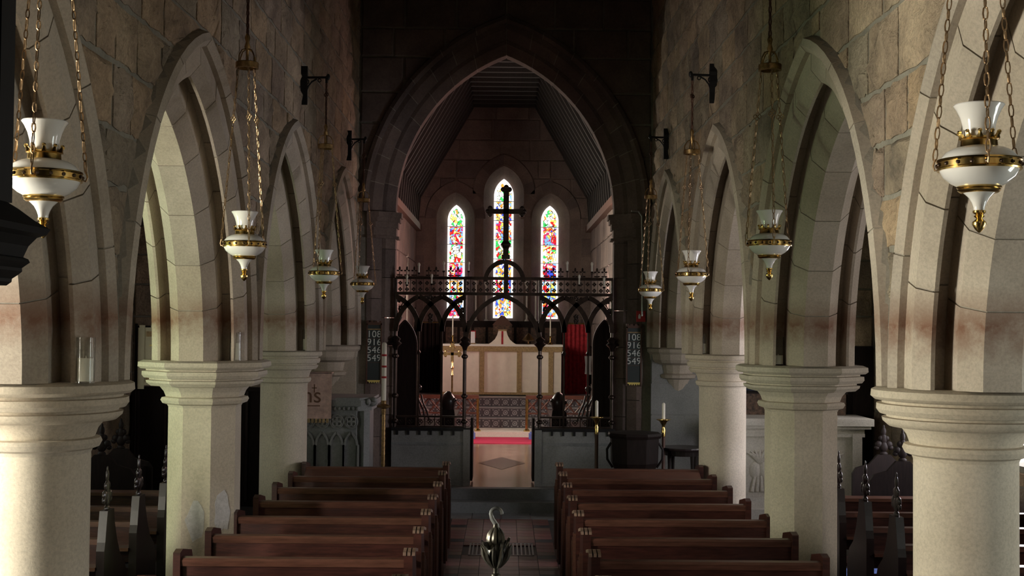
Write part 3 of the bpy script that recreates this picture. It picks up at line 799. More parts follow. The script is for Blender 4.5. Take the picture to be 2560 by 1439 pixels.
for side, nm in ((-1, 'pulpit-side aisle'), (1, 'carved-altar aisle')):
    b = make_bench(side, 'bench with carved poppyhead end in the %s, foremost of its row' % nm, 10.9)
    for k in range(5):
        c = copy_tree(b); c.location = (side * 2.9, 10.9 - .8 * (k + 1), 0)
        c['label'] = 'bench with carved poppyhead end in the %s, %s from the front' % (nm, ords[k])
    # desk in front of the benches
    t = thing('bench_front', 'plain wooden frontal before the benches of the ' + nm, 'bench front', (side * 3.8, 11.75, 0))
    MB().bb(-.88, .88, -.02, .02, .42, .84).build('panel', 'pew_wood', t)
    for q in (-.86, .86): MB().bb(q - .03, q + .03, -.03, .03, 0, .84).build('post', 'pew_wood', t)
    MB().bb(-.9, .9, -.14, .05, .84, .87).build('top_rail', 'pew_rail', t)
    # stall with gabled finial ends
    t = thing('prayer_stall', 'dark wooden prayer stall with fleur finials on gabled ends in the ' + nm, 'stall', (side * 4.08, 13.2, 0))
    for dy in (-.32, .32):
        e = MB().prism([(-.34, 0), (.34, 0), (.34, .88), (.30, .94), (.16, .98), (.07, 1.08), (-.07, 1.08), (-.16, .98), (-.30, .94), (-.34, .88)], lambda a, b, c: (a, c, b), dy - .025, dy + .025).build('end_panel', 'dark_wood', t)
        p = MB(); poppy(p, 0, dy, 1.09, 1.0, 'y'); p.build('poppyhead', 'dark_wood', e, True)
    MB().bb(-.3, .02, -.3, .3, .42, .46).build('seat', 'dark_wood', t); MB().bb(.24, .28, -.3, .3, .1, .9).build('back', 'dark_wood', t)
# blue carpet at the head of the carved-altar aisle
tag(MB().bb(2.95, 4.75, 11.9, 12.8, -.012, .006).build('aisle_carpet', 'blue_cloth'), 'blue carpet on the floor of the carved-altar aisle beyond the benches', 'carpet')

# =================================================================== HANGING LAMPS
def ring_tube(m, r, z, tr, seg=32, c=(0, 0)):
    m.tube([(c[0] + r * math.cos(2 * PI * i / seg), c[1] + r * math.sin(2 * PI * i / seg), z) for i in range(seg)], tr, 6, True)
lamp_parts = {}
def lamp_meshes():
    L = lamp_parts
    L['shade'] = MB().lathe([(.054, .085), (.0545, .115), (.058, .145), (.066, .175), (.079, .203), (.090, .219), (.088, .223), (.075, .205), (.062, .177), (.054, .146), (.051, .115), (.051, .085)], 32, cap=False).mesh('shade', 'opal', True)
    L['bowl'] = MB().lathe([(.055, .072), (.070, .067), (.096, .060), (.120, .046), (.135, .026), (.141, 0), (.139, -.020), (.125, -.045), (.10, -.066), (.074, -.080), (.05, -.085)], 36).mesh('bowl', 'opal', True)
    b = MB().lathe([(.139, .020), (.148, .020), (.150, .014), (.146, .010), (.146, -.010), (.150, -.014), (.148, -.020), (.139, -.020)], 40, cap=False)
    L['band'] = b.mesh('band', 'brass', True)
    j = MB()
    for i in range(18):
        a = 2 * PI * i / 18; j.ell((.147 * math.cos(a), .147 * math.sin(a), 0), (.008, .008, .008), 6, 4)
    L['boss'] = j.mesh('boss', 'jewel', True)
    c = MB().lathe([(.064, .062), (.070, .064), (.066, .070), (.064, .090), (.070, .094), (.064, .102), (.060, .102), (.060, .062)], 28, cap=False)
    for i in range(10):
        a = 2 * PI * i / 10; ca, sa = math.cos(a), math.sin(a)
        c.tube([(.063 * ca, .063 * sa, .098), (.066 * ca, .066 * sa, .108), (.071 * ca, .071 * sa, .118)], [.013, .008, .004], 5)
        c.ell((.072 * ca, .072 * sa, .120), (.009, .009, .007), 6, 4)
    L['crown'] = c.mesh('crown', 'brass', True)
    L['lower_ring'] = MB().lathe([(.05, -.078), (.078, -.078), (.080, -.084), (.074, -.088), (.076, -.094), (.066, -.102), (.05, -.102)], 32).mesh('lower_ring', 'brass', True)
    L['stem'] = MB().lathe([(.058, -.100), (.050, -.106), (.036, -.120), (.026, -.138), (.020, -.155), (.019, -.168)], 24).mesh('stem', 'opal', True)
    L['finial'] = MB().lathe([(.012, -.160), (.023, -.168), (.023, -.175), (.013, -.182), (.020, -.188), (.010, -.196), (.024, -.208), (.025, -.218), (.016, -.235), (.003, -.248)], 16).mesh('finial', 'brass', True)
lamp_meshes()
def chain_mb(p, q, r0=.0032, ln=.040):
    m = MB(); p, q = Vector(p), Vector(q); d = q - p; n = max(4, int(d.length / ln)); t = d.normalized()
    u = t.orthogonal().normalized(); v = t.cross(u)
    for k in range(n):
        c = p + d * ((k + .5) / n); a, b = (u, v) if k % 2 else (v, u)
        if k == int(n * .72):
            for s in range(4):
                cc = c + (t if s < 2 else a) * (.016 * (1 if s % 2 else -1))
                m.tube([cc + (t * math.cos(x) + a * math.sin(x)) * .014 for x in [2 * PI * i / 8 for i in range(8)]], r0, 4, True)
            continue
        L_ = d.length / n * (.62 if k % 2 else .66); wd = .0075 if k % 2 else .009
        if k % 2: L_ = d.length / n * .5
        m.tube([c + t * L_ * math.cos(x) + a * wd * math.sin(x) for x in [2 * PI * i / 8 for i in range(8)]], r0, 4, True)
    return m
def lamp(x, y, z, zring, zhook, label, a0):
    t = thing('oil_lamp', label, 'lamp', (x, y, z), 'hanging oil lamps')
    for k in ('bowl', 'shade', 'crown', 'lower_ring', 'stem', 'finial'): link(k, lamp_parts[k], t)
    b = link('band', lamp_parts['band'], t); link('boss', lamp_parts['boss'], b)['kind'] = 'stuff'
    H = zring - z
    for i in range(3):
        a = a0 + 2 * PI * i / 3; ca, sa = math.cos(a), math.sin(a)
        m = chain_mb((.165 * ca, .165 * sa, .03), (.062 * ca, .062 * sa, H - .02))
        m.tube([(.148 * ca, .148 * sa, -.006), (.166 * ca, .166 * sa, -.008), (.172 * ca, .172 * sa, .008), (.165 * ca, .165 * sa, .035)], .004, 5)
        m.build('chain', 'chain_metal', t)
    r = MB().lathe([(.062, H - .022), (.078, H - .02), (.078, H + .018), (.074, H + .022), (.066, H + .018), (.066, H - .018)], 24, cap=False)
    for i in range(4):
        a = a0 + PI / 2 * i
        r.tube([(.072 * math.cos(a), .072 * math.sin(a), H + .015), (.070 * math.cos(a), .070 * math.sin(a), H + .06), (.045 * math.cos(a), .045 * math.sin(a), H + .10), (0, 0, H + .115)], .005, 5)
    r.lathe([(.008, H - .01), (.025, H), (.010, H + .03), (.010, H + .10), (.022, H + .125), (.012, H + .16), (.020, H + .19), (.008, H + .22)], 10)
    r.build('upper_crown', 'old_brass', t, True)
    chain_mb((0, 0, H + .21), (0, 0, zhook - z), .0065, .04).build('hanging_chain', 'board_wood', t)
    return t
def bracket(x, y, z, side, label):
    t = thing('wall_bracket', label, 'bracket', (side * XF, y, z), 'iron lamp brackets')
    s = -side; xl = abs(x - side * XF)
    p = MB().prism([(-.20, .012), (-.17, .025), (-.1, .018), (0, .03), (.06, .024), (.09, .035), (.12, .02), (.17, .008), (.17, -.008), (.12, -.02), (.09, -.035), (.06, -.024), (0, -.03), (-.1, -.018), (-.17, -.025), (-.20, -.012)], lambda a, b, c: (s * c, b, a - .02), 0, .06)
    p.build('back_plate', 'iron', t)
    m = MB().tube([(0, 0, .04), (s * xl, 0, .045)], .012, 6); m.ell((s * (xl + .015), 0, .05), (.02, .02, .03), 8, 5)
    m.tube([(s * xl, 0, .04), (s * xl, 0, -.01)], .012, 6)
    m.build('arm', 'iron', t)
    m = MB().tube([(s * .01, 0, -.12), (s * .05, 0, -.09), (s * .07, 0, -.04), (s * .10, 0, .0), (s * .15, 0, .03)], .008, 5)
    m.tube([(s * (.045 + .028 * math.cos(a)), 0, .0 + .028 * math.sin(a)) for a in [i * .7 for i in range(9)]], .006, 5, True)
    m.tube([(s * (xl * .72 + .016 * math.cos(a)), 0, .015 + .016 * math.sin(a)) for a in [i * .79 for i in range(8)]], .005, 5, True)
    m.build('scrollwork', 'iron', t)
    return t
lamps = [(-1, 110, 441, 5.05, 4.18, 'white opal oil lamp with brass crown hanging beside the dark organ case', .6),
         (-1, 612, 611, 8.55, 4.19, 'white opal oil lamp on chains before the octagonal pillar of the pulpit side', .9),
         (-1, 811, 683, 12.0, 4.12, 'opal oil lamp hanging from the iron bracket in front of the pulpit', .3),
         (-1, 907, 710, 15.5, 3.95, 'opal oil lamp hanging beside the chancel arch above the pulpit', .3),
         (1, 2455, 411, 4.6, 4.18, 'white opal oil lamp with brass crown hanging opposite the organ case', .35),
         (1, 1926, 608, 8.5, 4.20, 'white opal oil lamp on chains before the octagonal pillar of the carved altar side', .5),
         (1, 1730, 686, 11.7, 4.06, 'white opal oil lamp hanging from the iron bracket by the pillar with the side table', .2),
         (1, 1627, 725, 15.1, 3.98, 'opal oil lamp hanging beside the chancel arch above the wooden font', .2)]
for (sd, px, py, Y, zr, lb, a0) in lamps:
    p = at(px, py, Y)
    zb = 4.74 if Y > 10 else 5.0
    if Y > 14: zb = 4.66
    lamp(p.x, Y, p.z, zr, zb - .01, lb, a0)
    bracket(p.x, Y, zb, sd, lb.replace('white opal oil lamp', 'black iron bracket').replace('opal oil lamp', 'black iron bracket').replace(' with brass crown', '').replace(' on chains', ' holding a lamp').replace('hanging from the iron bracket', 'with scrolls').replace('hanging ', 'holding the lamp '))

# =================================================================== CANDLES ON THE CAPITALS
def jar_candle(px, pyt, pyb, Y, label, fill):
    b = at(px, pyb, Y)
    t = thing('jar_candle', label, 'candle', (b.x, Y, ZS + .001), 'candles in glass jars on the capitals')
    r = .043; h = .215
    MB().lathe([(.0008, .0), (r, 0), (r, h), (r - .004, h), (r - .004, .008), (.0008, .008)], 20, cap=False).build('glass_jar', 'clear_glass', t, True)
    MB().lathe([(.0008, .009), (r - .006, .009), (r - .006, h * fill), (.006, h * fill - .004), (.003, h * fill + .01), (.0008, h * fill + .012)], 16, cap=False).build('candle', 'wax', t, True)
for a in ((218, 840, 945, 5.98, 'glass jar with a half burnt candle on the massive pillar beside the organ case', .55),
          (591, 820, 893, 9.52, 'glass jar with a white candle on the octagonal pillar of the pulpit side', .62),
          (653, 825, 876, 13.05, 'glass jar with candle on the outer rim of the pillar before the pulpit', .5),
          (768, 822, 873, 13.05, 'glass jar with a white candle on the pillar before the pulpit, nave edge', .55),
          (1757, 830, 880, 13.05, 'glass jar with candle on the pillar beside the side table, nave edge', .5),
          (1875, 828, 880, 13.05, 'glass jar with candle on the pillar beside the side table, aisle edge', .75),
          (1946, 842, 908, 9.55, 'slim glass jar candle on the octagonal pillar of the carved altar side', .35)):
    jar_candle(*a)

# =================================================================== ROOD SCREEN
YS = 16.95
sc = thing('rood_screen', 'dark metal rood screen with interlaced arches filling the chancel arch', 'screen', (0, YS, ZCH))
def S(x, y): p = at(x, y, YS); return (p.x, 0.0, p.z - ZCH)
ztop = S(1261, 696)[2]; zmid = S(1261, 735)[2]; zdado = S(1261, 1068)[2]
xs_post = [-1.455, -.525, .485, 1.455]
MB().bb(-1.46, 1.46, -.03, .03, ztop - .02, ztop + .02).build('top_rail', 'screen_metal', sc)
MB().bb(-1.46, 1.46, -.03, .03, zmid - .02, zmid + .02).build('middle_rail', 'screen_metal', sc)
for x in xs_post:
    m = MB().tube([(x, 0, zdado - .02 if abs(x) > .6 else 0), (x, 0, ztop)], .024, 8)
    for zz in (zdado + .08, zdado + .42, zdado + .95): m.lathe([(.026, -.03), (.045, -.01), (.045, .01), (.026, .03)], 10, (x, 0, zz))
    m.lathe([(.024, -.10), (.04, -.05), (.085, -.01), (.05, .02), (.07, .05), (.024, .09)], 10, (x, 0, zdado + 1.13))
    m.build('post', 'screen_metal', sc, True)
for x in (-1.145, -.835, .808, 1.132):
    m = MB().tube([(x, 0, zdado - .01), (x, 0, zmid - .5)], .014, 6); m.lathe([(.016, -.03), (.03, 0), (.016, .03)], 8, (x, 0, zdado + 1.0)); m.build('mullion', 'screen_metal', sc, True)
def bar_arch(m, xc, a, h, z, wd=.032, n=9, t=.025, halves=(-1, 1)):
    e = arch_e(a, h); rr = a + e; tm_ = math.acos(max(-1, min(1, e / rr)))
    for s in halves:
        rings = []
        for i in range(n + 1):
            th = tm_ * i / n
            rings.append([(xc + s * ((rr + d) * math.cos(th) - e), y_, z + (rr + d) * math.sin(th)) for d, y_ in ((-wd, -t), (wd, -t), (wd, t), (-wd, t))])
        m.loft(rings)
for s in (-1, 1):                          # two crossing arches in each side bay
    x0, x1 = (-1.455, -.525) if s < 0 else (.485, 1.455)
    wd = x1 - x0
    for q in (0, 1, 2, 3):
        m = MB(); bar_arch(m, x0 + wd * q / 3, wd / 3, .47, zmid - .51, .032, halves=(-1, 1) if q in (1, 2) else ((1,) if q == 0 else (-1,))); m.build('arch', 'screen_metal', sc)
    fo = MB()                              # foliage scrolls in the corners
    for k, (fx, fz) in enumerate(((.04, -.09), (.07, -.2), (.03, -.3), (.93, -.09), (.96, -.22), (.5, -.05), (.44, -.06), (.57, -.07), (.5, -.3), (.5, -.36))):
        px_ = x0 + wd * fx
        for i in range(5): a = i * 2 * PI / 5 + k; fo.ell((px_ + .022 * math.cos(a), 0, zmid + fz + .022 * math.sin(a)), (.018, .008, .018), 6, 4)
    for fx, sg in ((.03, 1), (.97, -1)):
        fo.tube([(x0 + wd * fx, 0, zmid - .42), (x0 + wd * fx + sg * .05, 0, zmid - .33), (x0 + wd * fx + sg * .01, 0, zmid - .22), (x0 + wd * fx + sg * .07, 0, zmid - .12), (x0 + wd * fx + sg * .1, 0, zmid - .04)], .007, 5)
    fo.build('foliage', 'screen_metal', sc, True)
m = MB(); bar_arch(m, -.02, .50, .66, zmid - .68, .03); m.build('arch', 'screen_metal', sc)
m = MB(); bar_arch(m, -.0, .255, .275, ztop - .045, .030); m.build('gable', 'screen_metal', sc)
MB().box((.02, 0, (zmid + ztop + .2) / 2), (.06, .04, ztop + .2 - zmid)).build('king_post', 'screen_metal', sc)
cre = MB()                                 # pierced frieze between the rails
x = -1.40
while x < 1.42:
    for dz in (.055, .14): 
        for i in range(4): a = i * PI / 2; cre.ell((x + .016 * math.cos(a), 0, zmid + dz + .016 * math.sin(a)), (.013, .006, .013), 6, 4)
    cre.box((x + .045, 0, (zmid + ztop) / 2), (.008, .01, ztop - zmid)); x += .09
cre.build('pierced_frieze', 'screen_metal', sc, True)
for s in (-1, 1):                          # fleur cresting
    for k in range(9):
        x = (-1.41 if s < 0 else .56) + k * .098
        if min(abs(x - S(q_, 690)[0]) for q_ in (1048, 1110, 1172, 1419, 1481)) < .05: continue
        c = MB().tube([(x, 0, ztop), (x, 0, ztop + .09)], .006, 5)
        c.ell((x, 0, ztop + .125), (.014, .008, .028), 6, 5)
        for q in (-1, 1): c.ell((x + q * .024, 0, ztop + .095), (.018, .007, .012), 6, 4); c.ell((x + q * .02, 0, ztop + .035), (.022, .006, .01), 6, 4)
        c.build('fleur', 'screen_metal', sc, True)
for x0, x1 in ((-1.44, -.53), (.49, 1.44)):   # low railing with quatrefoils on the dado
    low = MB()
    low.bb(x0, x1, -.02, .02, zdado + .13, zdado + .155); low.bb(x0, x1, -.02, .02, zdado, zdado + .02)
    n = int((x1 - x0) / .12)
    for k in range(n):
        cx = x0 + (k + .5) * (x1 - x0) / n
        for i in range(4):
            a = i * PI / 2
            low.tube([(cx + .02 * math.cos(a) + .017 * math.cos(b_), 0, zdado + .075 + .02 * math.sin(a) + .017 * math.sin(b_)) for b_ in [2 * PI * j / 8 for j in range(8)]], .005, 4, True)
        low.box((x0 + k * (x1 - x0) / n, 0, zdado + .075), (.012, .02, .13))
    low.build('quatrefoil_rail', 'screen_metal', sc)
for s, x0, x1 in ((-1, -1.49, -.44), (1, .425, 1.49)):   # stone dado
    d = MB().bb(x0, x1, -.09, .09, -.002, zdado - .03).build('dado', 'grey_stone', sc)
    MB().bb(x0, x1, -.105, -.08, zdado - .225, zdado - .19).build('string_course', 'slab', d)
    cpn = MB().bb(x0, x1, -.11, .11, zdado - .04, zdado + .0)
    k = x0 + .06
    while k < x1 - .05: cpn.bb(k, k + .03, -.112, -.085, zdado - .075 - .02 * (int(k * 40) % 2), zdado - .02); k += .15
    cpn.build('coping', 'iron', d)
    xx = sorted(((-.53 if s < 0 else .515), (-.44 if s < 0 else .425)))
    MB().bb(xx[0], xx[1], -.12, .12, -.002, zdado - .02).build('gate_pier', 'grey_stone', d)
    xg = -.425 if s < 0 else .41           # open gate leaf turned into the chancel
    g = MB().bb(xg - .015, xg + .015, .1, .62, .04, zdado + .12)
    g.build('gate_leaf', 'dark_wood', sc)
# rood cross standing on the gable
rc = thing('rood_cross', 'tall dark rood cross with fleury ends above the screen', 'cross', (.0, YS, ztop + ZCH + .262))
c0 = S(1265, 652); ct = S(1265, 470); cbz = S(1265, 528)[2] - ztop - .262; xr = c0[0]; zt_ = ct[2] - ztop - .262
MB().box((xr, 0, zt_ / 2 - .0), (.075, .05, zt_)).build('upright', 'screen_metal', rc)
MB().box((xr, 0, cbz), (.46, .05, .065)).build('crossbar', 'screen_metal', rc)
for (ex, ez, dx, dz) in ((xr, zt_, 0, 1), (xr - .23, cbz, -1, 0), (xr + .23, cbz, 1, 0)):
    e = MB()
    for q in (-1, 0, 1):
        e.ell((ex + dx * .015 * (1 if q == 0 else -1) + (q * .042 if dx == 0 else 0), 0, ez + dz * .015 * (1 if q == 0 else -1) + (q * .042 if dz == 0 else 0)), (.035, .03, .035), 8, 6)
    e.build('fleury_end', 'screen_metal', rc, True)
MB().lathe([(.04, -.05), (.07, -.01), (.07, .01), (.04, .05)], 10, (xr, 0, S(1265, 612)[2] - ztop - .262)).build('knop', 'screen_metal', rc)
MB().box((xr, 0, .03), (.11, .06, .06)).build('foot', 'screen_metal', rc)
# candles standing on the screen
for ki, (px, py, low_) in enumerate(((1048, 676, 0), (1110, 672, 0), (1172, 672, 0), (1018, 706, 1), (1080, 704, 1), (1419, 672, 0), (1481, 674, 0), (1449, 706, 1), (1511, 712, 1))):
    p = at(px, py, YS - (.09 if low_ else 0)); zb_ = (zmid + .022 if low_ else ztop + .022) + ZCH
    t = thing('screen_candle', ('lower' if low_ else 'upper') + ' rood screen candle, ' + ('middle one' if ki == 1 else 'the one closest to the rood cross' if ki in (2, 5, 4, 7) else 'the one closest to the wall') + (' on the pulpit side' if px < 1261 else ' on the candlestick side'), 'candle', (p.x, p.y, zb_), 'candles on the rood screen')
    h = max(.10, p.z + .09 - zb_)
    MB().tube([(0, .057 if low_ else 0, .0), (0, 0, .0), (0, 0, h - .13)], .006, 5).lathe([(.005, h - .14), (.022, h - .125), (.016, h - .115)], 8).build('holder', 'screen_metal', t, True)
    MB().lathe([(.011, h - .12), (.011, h - .035), (.015, h - .03), (.018, h - .005), (.010, h + .012), (.002, h + .018)], 10).build('candle', 'wax', t, True)

# =================================================================== BEHIND THE SCREEN
def choir_stall(side, label):
    t = thing('choir_stall', label, 'stall', (side * 1.1, 18.8, ZCH))
    e = MB().prism([(-.06, 0), (.16, 0), (.16, .8), (.15, .88), (.08, .92), (-.0, .92), (-.06, .84)], lambda a, b, c: (-side * (a + .22), c, b), -.05, .05).build('front_end', 'dark_wood', t)
    p = MB(); p.lathe([(.09, 0), (.10, .05), (.115, .12), (.10, .18), (.06, .24), (.02, .27)], 14, (-side * .28, 0, .88)); p.ell((-side * .20, -.02, 1.0), (.05, .06, .04)); p.ell((-side * .36, -.02, 1.02), (.05, .06, .04)); p.build('poppyhead', 'poppy_wood', e, True)
    e2 = MB().prism([(-.30, 0), (.22, 0), (.22, .55), (.10, .62), (.04, .78), (-.02, .95), (-.10, 1.12), (-.20, 1.20), (-.30, 1.18)], lambda a, b, c: (-side * (a - .22), c, b), -.05, .05).build('rear_end', 'dark_wood', t)
    sc_ = MB()
    for k in range(4):
        sc_.tube([(side * (.0 + k * .06), -.055, .72 + k * .02), (side * (.03 + k * .06), -.06, .85 + k * .03), (side * (.09 + k * .06), -.06, .98 + k * .03), (side * (.12 + k * .06), -.055, 1.1 + k * .02)], .014, 6)
    sc_.ell((side * .16, -.05, 1.2), (.05, .04, .05)); sc_.build('carved_scroll', 'poppy_wood', e2, True)
    MB().bb(min(-side * .22, -side * .34), max(-side * .22, -side * .34), .05, 3.2, .62, .66).build('desk', 'dark_wood', t)
    MB().bb(min(-side * .26, -side * .29), max(-side * .26, -side * .29), .05, 3.2, .0, .62).build('desk_front', 'dark_wood', t)
    MB().bb(min(side * .06, side * .42), max(side * .06, side * .42), .05, 3.2, .42, .46).build('seat', 'dark_wood', t)
    MB().bb(min(side * .42, side * .46), max(side * .42, side * .46), .05, 3.2, .0, 1.12).build('back', 'dark_wood', t)
    return t
choir_stall(-1, 'dark carved choir stall behind the screen next to the processional cross')
choir_stall(1, 'dark carved choir stall behind the screen on the candlestick side')
for side, (px, w_), lb in ((-1, (1014, .17), 'tall dark wooden pointed panel behind the screen beside the pulpit'), (1, (1512, .16), 'tall dark wooden pointed panel behind the screen beside the floor candlestick')):
    p = at(px, 800, 18.3); zt = p.z - ZCH
    t = thing('pointed_panel', lb, 'panel', (p.x, 18.3, ZCH))
    MB().prism(outline(w_, arch_e(w_, w_ * 2.2), 0, 0, zt - w_ * 2.2, 8), lambda a, b, c: (a, c, b), -.03, .03).build('panel', 'dark_wood', t)
    fr = MB(); bar_arch(fr, 0, w_, w_ * 2.2, zt - w_ * 2.2, .012, 8, .04)
    for s in (-1, 1): fr.box((s * w_, 0, (zt - w_ * 2.2) / 2), (.024, .08, zt - w_ * 2.2))
    fr.build('frame', 'poppy_wood', t)

# sanctuary: carpet, steps with encaustic tile risers
ZR = .385
cpt = tag(MB().bb(-1.5, 1.4, 22.7, 23.95, ZCH, ZCH + .012).build('carpet', 'carpet'), 'crimson carpet before the altar rail', 'carpet')
ss = struct(MB().bb(-XC - .02, XC - .03, 24.0, YE, ZCH - .1, ZR).build('trim_2', 'pale_stone'), 'pale stone sanctuary step under the altar rail', 'step')
stp = []
for k, (y, z) in enumerate(((25.0, ZR + .185), (25.42, ZR + .37), (25.84, ZR + .555))):
    s_ = MB().bb(-XC - .01, XC - .04, y, YE, z - .19, z - .012).build('step', 'encaustic_dark', ss)
    tr_ = MB().bb(-XC, XC - .05, y - .01, YE, z - .014, z).build('tread', 'encaustic', s_)
tl = MB().bb(-.09, .09, -.006, .004, -.078, .078)
tlm = tl.mesh('tile', 'encaustic_dark')
rg = MB()
rg.lathe([(.05, 0), (.05, -.008), (.030, -.008), (.030, 0)], 12, (0, -.006, 0), ax='y', cap=False); rg.ell((0, -.008, 0), (.018, .006, .018), 8, 4)
for i in range(4):
    a = PI / 4 + i * PI / 2; rg.ell((.085 * math.cos(a), -.007, .085 * math.sin(a) * .9), (.015, .004, .015), 6, 4)
rgm = rg.mesh('roundel', 'encaustic')
for k, (y, z) in enumerate(((25.0, ZR + .185), (25.42, ZR + .37), (25.84, ZR + .555))):
    for i in range(20):
        o = link('tile', tlm, ss, (-1.84 + i * .188, y - .004, z - .10)); link('roundel', rgm, o)
ZA = ZR + .555
# altar rail
for s, x0, x1, lb in ((-1, -1.9, -.47, 'wooden altar rail with pierced panel on the pulpit side'), (1, .43, 1.84, 'wooden altar rail with pierced panel on the candlestick side')):
    t = thing('altar_rail', lb, 'rail', (0, 24.2, ZR))
    MB().bb(x0, x1, -.06, .06, .62, .69).build('top_rail', 'pew_rail', t)
    MB().bb(x0, x1, -.02, .02, .33, .36).build('lower_rail', 'pew_rail', t)
    n = 6
    pan = MB()
    for k in range(n):
        xa = x0 + (x1 - x0) * k / n; xb = x0 + (x1 - x0) * (k + 1) / n
        pan.tube([(xa, 0, .36), (xb, 0, .62)], .014, 5).tube([(xa, 0, .62), (xb, 0, .36)], .014, 5)
        for q in range(4):
            a = q * PI / 2 + PI / 4
            pan.ell(((xa + xb) / 2 + .05 * math.cos(a), 0, .49 + .05 * math.sin(a)), (.03, .012, .03), 6, 4)
    pan.build('pierced_panel', 'pew_rail', t)
    for xx in ((x1 - .02, x0 + .03, (x0 + x1) / 2) if s < 0 else (x0 + .02, x1 - .03, (x0 + x1) / 2)):
        MB().tube([(xx, 0, 0), (xx, 0, .63)], .028, 8).lathe([(.06, 0), (.06, .02), (.03, .05)], 10, (xx, 0, 0)).build('standard', 'brass', t, True)
for s in (-1, 1):
    b = tag(MB().bb(-.24, .24, -.1, .1, 0, .10).bb(-.22, .22, -.08, .08, .10, .13).build('kneeler', 'blue_cloth', None, loc=(-.02 + s * .74, 23.6, ZCH + .012)), 'blue kneeler at the ' + ('pulpit' if s < 0 else 'candlestick') + ' side of the altar rail opening', 'kneeler')

# altar
AX = -.035; YA = 26.4
al = thing('altar', 'long altar with cream frontal, gold orphreys and fringed superfrontal', 'altar', (AX, YA, ZA))
MB().bb(-1.23, 1.23, .03, .85, 0, 1.03).build('body', 'dark_wood', al)
fold = []
n = 90
for i in range(n + 1):
    x = -1.24 + 2.48 * i / n
    fold.append((x, -.012 * math.sin(x * 21) * max(0, math.sin(x * 2.1 + 2.2)) - .0))
vs_ = [(x, y, z) for z in (0.02, .94) for x, y in fold]
nn = n + 1
m = MB(); m.add([(x, y * (1.6 if z < .5 else .6), z) for x, y, z in vs_] + [(x, .02, z) for x, y, z in vs_],
                [(i, i + 1, i + 1 + nn, i + nn) for i in range(n)] + [(2 * nn + i, 2 * nn + i + nn, 2 * nn + i + 1 + nn, 2 * nn + i + 1) for i in range(n)])
m.build('frontal', 'cream_cloth', al, True)
MB().bb(-1.26, 1.26, -.035, -.012, .92, 1.035).build('superfrontal', 'gold_cloth', al)
MB().bb(-1.27, 1.27, -.04, .87, 1.03, 1.07).build('altar_cloth', 'white_linen', al)
for x in (-.42, .36, 1.02):
    MB().bb(x - .05, x + .05, -.028, -.018, .02, .93).build('orphrey', 'gold_cloth', al)
MB().bb(-1.24, 1.24, -.035, -.02, .02, .07).build('fringe', 'gold_cloth', al)
ZT = ZA + 1.07
v = thing('chalice_veil', 'cream veil with dark red stripe draped over the chalice on the altar', 'veil', (AX + .0, YA + .3, ZT))
prof = [(-.29, 0), (-.24, .03), (-.16, .10), (-.11, .19), (-.085, .28), (.085, .28), (.11, .19), (.16, .10), (.24, .03), (.29, 0)]
MB().prism(prof, lambda a, b, c: (a, c * (1 - b * 2.2), b), -.2, .2).build('veil', 'cream_cloth', v)
MB().prism([(-.02, .0), (.02, .0), (.02, .275), (-.02, .275)], lambda a, b, c: (a, c * (1 - b * 2.2) , b), -.207, .207).build('stripe', 'red_cloth', v)
MB().prism([(-.09, .28), (.09, .28), (.09, .31), (-.09, .31)], lambda a, b, c: (a, c, b), -.09, .09).build('burse', 'gold_cloth', v)
tb = thing('tabernacle', 'dark gabled tabernacle standing behind the veiled chalice', 'tabernacle', (AX, YA + .69, ZT))
MB().bb(-.2, .2, -.12, .12, 0, .40).build('casket', 'retable', tb)
MB().prism([(-.22, .40), (.22, .40), (.04, .60), (-.04, .60)], lambda a, b, c: (a, c, b), -.13, .13).build('gable_roof', 'board_wood', tb)
bk = thing('altar_book', 'red and white service book on a stand on the altar', 'book', at(1183, 858, YA + .25)[:2] + (ZT,) if False else (at(1183, 858, YA + .25).x, YA + .25, ZT))
MB().box((0, 0, .13), (.09, .03, .26), Matrix.Rotation(R(-12), 3, 'X')).build('pages', 'paper', bk); MB().box((.01, .02, .20), (.10, .02, .16), Matrix.Rotation(R(-12), 3, 'X')).build('cover', 'red_cloth', bk); MB().bb(-.06, .06, -.05, .07, 0, .02).build('stand', 'old_brass', bk)
for px, lb in ((1133, 'slender altar candle in a brass stick at the pulpit end of the altar'), (1377, 'slender altar candle in a brass stick at the dossal end of the altar')):
    p = at(px, 790, YA + .3)
    t = thing('altar_candle', lb, 'candle', (p.x, YA + .3, ZT), 'altar candles'); h = p.z - ZT
    MB().lathe([(.06, 0), (.05, .02), (.015, .05), (.012, .14), (.03, .16), (.02, .18)], 12).build('candlestick', 'brass', t, True)
    MB().lathe([(.014, .17), (.014, h), (.003, h + .01)], 10).build('candle', 'wax', t, True)
t = thing('bell_stand', 'small domed brass stand on the altar', 'stand', (at(1322, 856, YA + .3).x, YA + .3, ZT)); MB().lathe([(.05, 0), (.02, .02), (.012, .06), (.14, .09), (.12, .12), (.06, .19), (.01, .24)], 14).build('dome', 'old_brass', t, True)
rd = thing('reredos', 'dark carved reredos below the lancets', 'reredos', (AX, 27.60, ZA))
MB().bb(-1.3, 1.3, 0, .22, 0, 1.52).build('panel', 'dark_wood', rd)
for k in range(8): MB().bb(-1.24 + k * .31, -.99 + k * .31, -.02, .01, .8, 1.42).build('relief_panel', 'retable', rd)
MB().bb(-1.33, 1.33, -.05, .24, 1.5, 1.56).build('cornice', 'dark_wood', rd)
